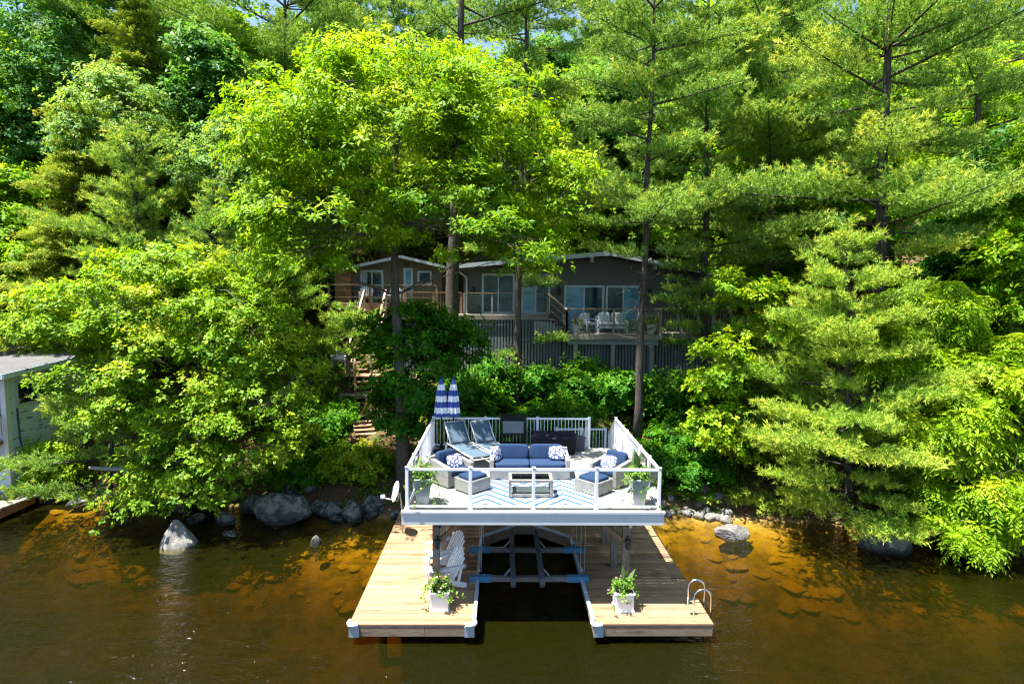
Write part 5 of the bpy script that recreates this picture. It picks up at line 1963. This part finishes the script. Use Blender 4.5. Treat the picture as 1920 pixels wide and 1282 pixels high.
pine_at(20, 'tall slender pine rising just behind the right corner of the raised deck', 1193, 835, 23.0, (1236, -170), 470, 3.0, tr=.175, gap=.85, per=(4, 6), irregular=.45, prune=.18, flat=.95, q0=.24, dead=16, up=.06)
pine_at(21, 'slim pine in front of the left sliding doors of the cottage', 968, 690, 25.3, (992, -150), 650, 1.9, tr=.16, gap=1.1, per=(2, 4), irregular=.5, prune=.55, dead=14, up=.04)
pine_at(22, 'thick trunked pine between the cabin and the cottage', 843, 600, 25.5, (872, -260), 60, 3.6, tr=.33, gap=.95, per=(3, 4), prune=.2, dead=14, up=.08)
pine_at(23, 'pine rising at the right end of the cottage roof', 1322, 640, 26.2, (1332, -190), 505, 3.0, tr=.18, gap=.85, per=(4, 6), prune=.15, flat=.95, q0=.24, dead=12, up=.08)
pine_at(24, 'big old pine with wide sunlit tiers above the bushy shore pine', 1640, 800, 22.3, (1674, -210), 470, 4.7, tr=.30, gap=1.0, per=(4, 6), irregular=.4, dead=14, up=.07, tone=.55, flat=.95, prune=.12, q0=.24)
pine_at(25, 'young bushy pine with pale tips overhanging the right shore', 1592, 950, 19.2, (1588, 425), 985, 3.7, 'young', 'pine_light', tr=.14, gap=.62, per=(6, 8), irregular=.30, up=.10, dens=1.8, tuft=14, L=.17, W=.028, dead=3, tone=.60, flat=.95)
pine_at(26, 'tall pine against the sky at the right edge', 1832, 600, 27.0, (1842, -160), 290, 4.0, tr=.26, gap=.95, per=(4, 6), irregular=.4, dead=8, prune=.12, q0=.26)
pine_at(27, 'light green young pine below the pale birch on the left', 258, 700, 24.6, (254, 225), 640, 2.5, 'young', 'pine', tr=.12, gap=.45, per=(5, 7), up=.22, tone=.55)
pine_at(28, 'young pine left of the cabin, under the oak crown', 415, 700, 24.0, (405, 330), 660, 2.0, 'young', 'pine', tr=.10, gap=.5, per=(4, 6), up=.2)
pine_at(29, 'small pale young pine beside the cedar screen of the cabin', 500, 700, 24.4, (506, 420), 640, 1.7, 'young', 'pine_light', tr=.08, gap=.45, per=(4, 6), up=.3)
pine_at(30, 'soft dark pine with open top at the upper left', 530, 500, 34.0, (535, -160), 330, 4.4, tr=.24, gap=.9, per=(4, 5), dead=6)
pine_at(31, 'low pine boughs mixed with the maple over the left boulders', 205, 915, 20.6, (212, 640), 905, 2.5, 'young', 'pine', tr=.09, gap=.55, per=(3, 5), irregular=.5, up=.05, tone=.5)
pine_at(32, 'little pine sapling with pale boughs by the stairs', 655, 640, 25.6, (650, 575), 660, 1.5, 'young', 'pine_light', tr=.05, gap=.3, per=(4, 5), up=.1)
pine_at(33, 'pine with dark sparse limbs against sky above the oak', 985, 420, 31.0, (990, -240), 420, 3.8, tr=.2, gap=.9, per=(3, 5), prune=.12, dead=14)
pine_at(34, 'pine in the wood above the cottage roof, left of the roof end', 1450, 520, 29.0, (1452, -210), 480, 3.6, tr=.22, gap=.8, per=(4, 6), dead=6, prune=.06, q0=.24)
pine_at(37, 'dark young pine in front of the right end of the cottage deck', 1322, 690, 26.0, (1318, 455), 640, 1.9, 'young', tr=.07, gap=.55, per=(4, 6), up=.06, tone=.40, irregular=.45)
HK = dict(name='hemlock_tree', kind='hemlock', droop=.22, up=.03, tuft=11, L=.17, gap=.40, tone=.5, dens=1.3, per=(4, 6), irregular=.35, dead=4)
pine_at(35, 'olive green hemlock with drooping tips, the taller of the two at left', 250, 600, 30.0, (256, -25), 560, 3.0, 'young', 'hemlock', tr=.17, **HK)
pine_at(36, 'olive green hemlock above the left end of the low maple, the shorter of the two', 135, 650, 26.0, (142, 235), 640, 2.6, 'young', 'hemlock', tr=.13, **HK)

# the wood behind: every tree its own trunk and crown, copied from these few
wood_b, wood_p = [], []
GB = 'leafy trees of the wood behind the cottage'
GP = 'pines of the wood behind the cottage'
LBb = 'leafy tree in the wood behind the cottage and cabin'
LBp = 'pine in the wood behind the cottage and cabin'


def localtree(seed, x, y, H, rx, mat, tone, L, leafk):
    z = gz(x, y)
    g = RG(seed)
    lob = []
    for i in range(8):
        a = g.random() * 6.28
        h = H * g.uniform(.34, .9)
        rr = rx * (.9 - .5 * abs(h / H - .6))
        lob.append((x + math.cos(a) * rx * .45, y + math.sin(a) * rx * .45, z + h, rr * .75, rr * .75, H * .15))
    lob.append((x, y, z + H * .86, rx * .6, rx * .6, H * .12))
    return broadleaf(g, 'broadleaf_tree', LBb, (x, y, z), lob, 150, 20, M[mat], M['bark_dark'], L=L, k=leafk, W=.6, trunk_r=.19, clump=1.05, tone=tone, limb_n=12, group=GB, inner=.45)


wood_b.append(localtree(50, -14, 37, 15, 3.6, 'wood_leaf', .55, .22, 7))
wood_b.append(localtree(51, 3.5, 40, 14, 3.8, 'wood_leaf', .65, .22, 7))
wood_b.append(localtree(52, 14.5, 33, 13, 3.4, 'oak', .5, .21, 7))
wood_b.append(localtree(53, -20, 39, 16, 3.5, 'poplar', .5, .2, 7))


def localpine(seed, x, y, H, zb, Rm):
    def rad(t):
        return Rm * (.7 + .3 * math.sin(2.4 * t + .5)) * (1 - t ** 2.4) + .25
    return conifer(RG(seed), 'pine_tree', LBp, (x, y, gz(x, y)), H, zb, rad, M['pine'], M['bark_pine'], trunk_r=.22, gap=.75, per=(4, 6), irregular=.4,
                   tuft=12, L=.23, W=.045, dens=.95, group=GP, dead=6)


wood_p.append(localpine(60, 8.5, 41, 21, 5, 3.7))
wood_p.append(localpine(61, -8, 40.5, 20, 7, 3.6))
rr = random.Random(11)
for row, (Y, step) in enumerate([(31, 5.5), (35.5, 4.6), (40, 4.6), (45, 4.8), (51, 5.2), (58, 5.2), (66, 5.6), (75, 6), (86, 7)]):
    x = -Y * .98 - 3 + rr.random() * 3
    while x < Y * .98 + 4:
        xx, yy = x + rr.uniform(-1.3, 1.3), Y + rr.uniform(-1.6, 1.6)
        x += step
        if (-10.5 < xx < 12.5 and yy < 38.6) or (-24 < xx < 23.5 and Y < 34):
            continue
        if xx > .60 * yy and xx < .80 * yy and Y > 44 and rr.random() < .7:
            continue
        if rr.random() < (.95 if (-6 < xx < 18 and yy < 52) else .66):
            o = rr.choice(wood_b)
            s = rr.uniform(.85, 1.2)
        else:
            o = rr.choice(wood_p)
            s = rr.uniform(.85, 1.15)
        dup(o, (xx, yy, gz(xx, yy) - .1), rr.random() * 6.28, scale=(s, s, s * rr.uniform(.92, 1.1)))
for xx, yy, k in [(18.5, 20.5, 0), (22, 19.0, 2), (20.5, 24.5, 3), (25.5, 22, 1), (23.5, 28, 0), (27, 17.5, 2), (-25.5, 24.5, 0), (-28, 29, 3), (-30, 24, 1)]:
    s = rr.uniform(.62, .9)
    dup(wood_b[k], (xx, yy, gz(xx, yy) - .1), rr.random() * 6.28, scale=s)
# understorey saplings behind the buildings
for i in range(60):
    xx, yy = rr.uniform(-30, 30), rr.uniform(29, 50)
    if -10.5 < xx < 12 and yy < 39.5:
        continue
    s = rr.uniform(.35, .55)
    dup(rr.choice(wood_b[:3]), (xx, yy, gz(xx, yy)), rr.random() * 6.28, scale=s)


# shrubs on the bank
def shrub(seed, label, x, y, rx, h, mat, tone, L=.13, n=46, style='star', group='leafy shrubs on the bank', k=7, W=.62):
    z = gz(x, y)
    return broadleaf(RG(seed), 'shrub', label, (x, y, z), [(x, y, z + h * .55, rx, rx * .9, h * .45), (x + rx * .5, y, z + h * .4, rx * .6, rx * .6, h * .35), (x - rx * .5, y - .1, z + h * .4, rx * .6, rx * .6, h * .33)],
                     n, 20, M[mat], M['bark_dark'], L=L, k=k, W=W, trunk_r=.03, clump=.48, stems=3, tone=tone, limb_n=8, group=group, cat='shrub', style=style, inner=.35)


S1 = shrub(70, 'bright leafy shrub at the foot of the bank stairs', *BP(665, 21.2, 885)[:2], 1.25, 1.35, 'maple', .55, n=70)
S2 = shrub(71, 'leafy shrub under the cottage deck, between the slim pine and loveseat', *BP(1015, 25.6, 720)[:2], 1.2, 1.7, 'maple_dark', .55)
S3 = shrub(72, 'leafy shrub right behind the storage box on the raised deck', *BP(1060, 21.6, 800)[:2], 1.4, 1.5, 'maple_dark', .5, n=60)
for px, py, Y, src, s, lab in [
        (905, 745, 22.6, S3, 1.05, 'leafy shrub behind the left lounger and closed umbrellas'),
        (960, 770, 21.8, S3, .9, 'leafy shrub directly behind the serving cart'),
        (1140, 770, 22.0, S3, 1.0, 'leafy shrub left of the tall slender pine trunk'),
        (1255, 790, 21.7, S3, 1.1, 'leafy shrub right of the tall slender pine trunk'),
        (1265, 700, 25.2, S2, 1.35, 'leafy shrub at the foot of the right end of the grey slat skirting'),
        (1110, 710, 25.4, S2, 1.3, 'shrub in front of the support posts under cottage deck'),
        (935, 720, 25.6, S2, 1.15, 'small shrub at the foot of the slim pine'),
        (1180, 730, 25.0, S2, 1.3, 'shrub half hidden behind the tall slender pine trunk'),
        (575, 800, 22.0, S3, 1.0, 'leafy shrub left of the stairs under the low maple'),
        (620, 700, 25.0, S2, 1.0, 'leafy shrub by the upper stairs'),
        (550, 880, 20.9, S2, .8, 'shrub above the big lichen boulder'),
        (1310, 870, 20.9, S3, .9, 'leafy shrub above the pale stones right of the deck'),
        (1440, 800, 21.6, S3, 1.1, 'leafy shrub behind the small bright maple'),
        (850, 800, 21.4, S3, .75, 'leafy shrub between oak trunk and left railing'),
        (880, 720, 24.4, S2, 1.3, 'leafy shrub on the bank above the closed umbrellas'),
        (1000, 740, 23.3, S3, .9, 'leafy shrub above the serving cart, below the slat skirting'),
        (1075, 740, 23.2, S2, 1.0, 'leafy shrub above the storage box, below the support posts'),
        (1205, 800, 21.2, S3, .8, 'shrub at the foot of the tall slender pine'),
        (840, 850, 20.6, S2, .6, 'small shrub between the oak trunk and the deck railing'),
        (1290, 740, 22.8, S3, 1.0, 'leafy shrub left of the small bright maple'),
        (600, 760, 23.4, S2, 1.1, 'leafy shrub beside the middle landing of the stairs'),
        (60, 610, 25.6, S2, 1.1, 'leafy shrub behind the boathouse roof'),
        (1480, 700, 23.5, S2, 1.3, 'leafy shrub in the shade behind the bushy pine'),
        (1700, 840, 20.6, S3, 1.2, 'leafy shrub between bushy pine and ash'),
        (450, 640, 24.5, S2, 1.3, 'leafy shrub under the young pine left of the cabin')]:
    b = BP(px, Y, py)
    dup(src, b, rr.random() * 6.28, lab, s)
shrub(75, 'leafy sapling with pale leaves against the boathouse side wall', -15.9, 21.3, .75, 2.7, 'ash', .5, .13, 42, W=.45)

# forest floor: seedlings, ferns and low plants
g = RG(90)
N = 16000
xs, ys = g.uniform(-26, 22, N), g.uniform(19.2, 37, N)
k = (ys - np.interp(xs, SX, SY)) > .8
k &= ~((xs > -2.2) & (xs < 11) & (ys > 27.5)) & ~((xs > -3.4) & (xs < 4.7) & (ys < 20.6)) & ~((xs > -6.4) & (xs < -3.8) & (ys > 21.6) & (ys < 27.5))
k &= (np.sin(xs * 1.7 + ys) + np.sin(ys * 2.1 - xs * .6) + g.normal(0, .6, N)) > -.6
k &= ~((xs < -15.5) & (ys < 26))
xs, ys = xs[k], ys[k]
tp = np.stack([xs, ys, ground_np(xs, ys) + g.uniform(.06, .38, len(xs))], 1)
V, Fq, T = star_leaves(g, tp, unit(g.normal(0, .25, tp.shape) + np.array([0, 0, 1.])), 6, .19, .45, .2, tone=g.normal(.45, .2, len(tp)))
uo = np_mesh('undergrowth', V, Fq, T, M['fern'])
tag(uo, 'low green seedlings and ferns over the forest floor', 'undergrowth', kind='stuff')
# fallen leaves and twigs lying on the bank
N = 5000
xs, ys = g.uniform(-14, 12, N), g.uniform(19.4, 29, N)
k = ((ys - np.interp(xs, SX, SY)) > .3) & ~((xs > -3.3) & (xs < 4.7) & (ys < 19.5))
xs, ys = xs[k], ys[k]
tp = np.stack([xs, ys, ground_np(xs, ys) + .02], 1)
V, Fq, T = star_leaves(g, tp, unit(g.normal(0, .2, tp.shape) + np.array([0, 0, 1.])), 3, .11, .6, .0, tone=g.random(len(tp)), spread=.05)
lm = leafmat('dead_leaf', (0.10, 0.05, 0.025), (0.25, 0.14, 0.075), (0.42, 0.28, 0.17), .1)
lo = np_mesh('leaf_litter', V, Fq, T, lm)
tag(lo, 'brown fallen leaves scattered over the bank', 'leaf litter', kind='stuff')
# ferns on the sunny stony bank right of the dock
for i, (px, py, Y, lab) in enumerate([(1262, 918, 20.6, 'small bright fern above the pale stones, closest to the raised deck'), (1292, 922, 20.5, 'small bright fern in the middle above the pale stones'),
                                      (1318, 930, 20.3, 'small bright fern above the pale stones, closest to the bushy pine'), (1370, 935, 20.2, 'bright weed at the shore edge beside the bushy pine')]):
    b = BP(px, Y, py)
    t = thing('fern', lab, 'fern', b, 0, 'bright ferns on the stony bank')
    tp = np.zeros((5, 3)) + np.array([0, 0, .10]) + g.normal(0, .13, (5, 3)) * np.array([1, 1, .2])
    V, Fq, T = pinnate_leaves(g, tp, unit(g.normal(0, .3, (5, 3)) + np.array([0, 0, 1.])), 6, .34, g.normal(.75, .1, 5), 6, .3)
    np_mesh('fronds', V, Fq, T, M['fern'], t)

# ------------------------------------------------------------------ boulders
stone(1, 'huge dark lichen covered boulder at the left shore, largest of all', (-7.05, 19.25, .30), (.88, .70, .62), rz=.2)
import bmesh
bm = bmesh.new()
for p in [(-.08, .02, .66), (.06, .10, .60), (-.50, -.18, -.25), (-.44, .30, -.25), (.52, -.10, .02), (.50, .28, -.1), (-.16, -.42, -.2), (.28, -.38, -.22), (.60, .0, -.3), (-.30, -.10, .30), (.2, .4, -.2)]:
    bm.verts.new(p)
bmesh.ops.convex_hull(bm, input=bm.verts)
bmesh.ops.triangulate(bm, faces=bm.faces)
bmesh.ops.subdivide_edges(bm, edges=bm.edges, cuts=5, use_grid_fill=True)
for v in bm.verts:
    k = noise.noise(v.co * 4) * .04 + noise.noise(v.co * 11) * .02
    v.co = v.co * (1 + k)
me = bpy.data.meshes.new('stone')
bm.to_mesh(me)
bm.free()
stone(4, 'pale pointed rock standing alone in the water on the left', (-9.55, 17.35, .08), (1, 1, 1), 'palegranite', mesh=me)
for i, (px, py, Y, sx, sy, sz, z, lab) in enumerate([
        (424, 972, 18.95, .32, .30, .34, .12, 'round dark boulder just left of the huge lichen boulder'),
        (366, 974, 19.15, .34, .26, .17, .06, 'low dark boulder between round boulder and maple branches'),
        (432, 1000, 18.05, .30, .2, .15, .02, 'small flat rock in water in front of round boulder'),
        (592, 1016, 17.4, .19, .17, .24, .05, 'small dark pointed rock out in the water near the dock'),
        (662, 968, 19.55, .62, .42, .38, .14, 'long dark boulder on the shoreline nearest the dock'),
        (615, 965, 19.7, .48, .40, .36, .12, 'dark boulder touching the right side of the huge boulder'),
        (706, 948, 20.0, .55, .40, .40, .25, 'dark boulder at the shore under the satellite dish'),
        (632, 978, 19.2, .2, .15, .14, .05, 'small pale stone at the waterline beside the long boulder'),
        (96, 934, 20.9, .42, .36, .36, .15, 'dark angular boulder beside the boathouse dock'),
        (122, 914, 21.7, .34, .34, .36, .35, 'grey boulder against the boathouse wall'),
        (155, 942, 20.7, .5, .3, .2, .05, 'low slab rock right of the boathouse dock'),
        (345, 944, 20.2, .6, .46, .40, .18, 'dark boulder under the low maple branches'),
        (240, 945, 20.5, .5, .4, .28, .10, 'low boulder in deep shade under pine boughs'),
        (400, 935, 20.5, .7, .5, .42, .25, 'dark boulder behind the round boulder'),
        (470, 952, 20.0, .34, .4, .36, .22, 'boulder wedged behind the left side of huge boulder'),
        (546, 912, 20.8, .42, .36, .32, .55, 'grey rock up the bank behind the huge boulder'),
        (582, 914, 20.8, .36, .34, .32, .55, 'grey rock up the bank, right of its twin'),
        (556, 890, 21.4, .62, .42, .30, .9, 'pale flat rock highest on the bank behind huge boulder'),
        (742, 972, 19.4, .16, .2, .2, .12, 'small grey stone wedged at the back edge of the left pier'),
        (1662, 1022, 17.1, .80, .55, .56, .18, 'large blue grey boulder in the water under the bushy pine'),
        (1862, 1016, 17.8, .40, .3, .24, .06, 'low rock at the right edge beneath the ash'),
        (1800, 1012, 18.2, .34, .3, .22, .08, 'small rock in the shade under the ash leaves'),
        (1236, 884, 21.4, .55, .4, .34, .95, 'grey rock on the bank behind the right deck railing'),
        (1500, 880, 20.7, .95, .6, .75, 1.0, 'big grey boulder half hidden behind the bushy pine')]):
    p = at(px, py, Y)
    stone(20 + i, lab, (p.x, Y, max(z, gz(p.x, Y) + z * .3) if Y > 20.3 else z), (sx, sy, sz), rz=i * 1.3, rough=.25, group='boulders along the shore', sub=4 if sx > .3 else 3)
stone(60, 'flat topped pale boulder in the water right of the dock', (7.25, 18.1, .10), (.58, .42, .30), 'palegranite', rz=.1, rough=.16)
pm = [stone_mesh(80 + i, (1, 1, 1), .25, 3) for i in range(5)]
for i in range(34):
    px = rr.uniform(1238, 1368)
    f = (px - 1238) / 130
    Y = 19.5 + .25 * math.sin(f * 5) + rr.random() ** 1.5 * 1.3
    x = at(px, 960, Y).x
    s = rr.uniform(.09, .26)
    stone(i, 'pale stone in the heap on the shore right of the dock', (x, Y, gz(x, Y) + s * .3), (s * 1.2, s, s * .8), 'palegranite', rz=rr.random() * 6, tilt=rr.uniform(-.4, .4), group='pale stones heaped on the right shore', name='stone', cat='stone', mesh=pm[i % 5])
dm = [stone_mesh(70 + i, (1, 1, 1), .3, 3) for i in range(5)]
for i in range(44):
    x = rr.uniform(-16, -3.9)
    y = float(np.interp(x, SX, SY)) + rr.uniform(-.45, .55)
    s = rr.uniform(.10, .30)
    stone(i, 'small dark rock among the boulders along the left shoreline', (x, y, max(gz(x, y), -.05) + s * .15), (s * 1.3, s, s * .8), rz=rr.random() * 6, tilt=rr.uniform(-.5, .5), group='small dark rocks along the left shoreline', name='rock', cat='rock', mesh=dm[i % 5])
sm = [stone_mesh(90 + i, (1, 1, 1), .22, 3) for i in range(6)]
n = 0
while n < 230:
    x = rr.uniform(-17, -3.6) if rr.random() < .62 else rr.uniform(4.9, 15)
    d = rr.random() * 4.0
    y = float(np.interp(x, SX, SY)) - .25 - d
    s = rr.uniform(.10, .34) * (1 if rr.random() < .9 else 1.6)
    z = gz(x, y)
    if z + s * .38 > -.04 or z < -1.3:
        continue
    stone(n, 'brown silted stone lying under the shallow water', (x, y, z - s * .1), (s * 1.35, s, s * .34), 'silt', rz=rr.random() * 6, group='silted stones under the shallow water', name='submerged_stone', cat='stone', mesh=sm[n % 6])
    n += 1
t = thing('fallen_log', 'bleached fallen log lying among the pine boughs on the left shore', 'log', (at(212, 884, 20.0).x, 20.0, 1.45), R(6))
MB().tube([(-.75, 0, .06), (-.2, .03, .0), (.4, 0, -.03), (.75, -.02, -.05)], [.05, .075, .07, .045], 9).build('log_body', M['driftwood'], t, True)
t = thing('bare_branches', 'tangle of bare grey branches reaching down to the water under low maple', 'branches', (at(275, 930, 19.3).x, 19.3, .3))
b = MB()
for i in range(16):
    a = rr.uniform(0, 6.28)
    q = curve_pts((rr.uniform(-.3, .3), .6, .7), (math.cos(a) * .9, -abs(math.sin(a)) * 1.0, rr.uniform(-.15, .5)), .12, 6, .06, g)
    b.tube(q, [.02, .017, .014, .011, .009, .007, .004], 4, cap=False)
    for _ in range(4):
        j = rr.randrange(1, 6)
        b.tube([q[j], tuple(np.array(q[j]) + g.normal(0, .22, 3))], [.008, .003], 3, cap=False)
b.build('twigs', M['twig'], t)
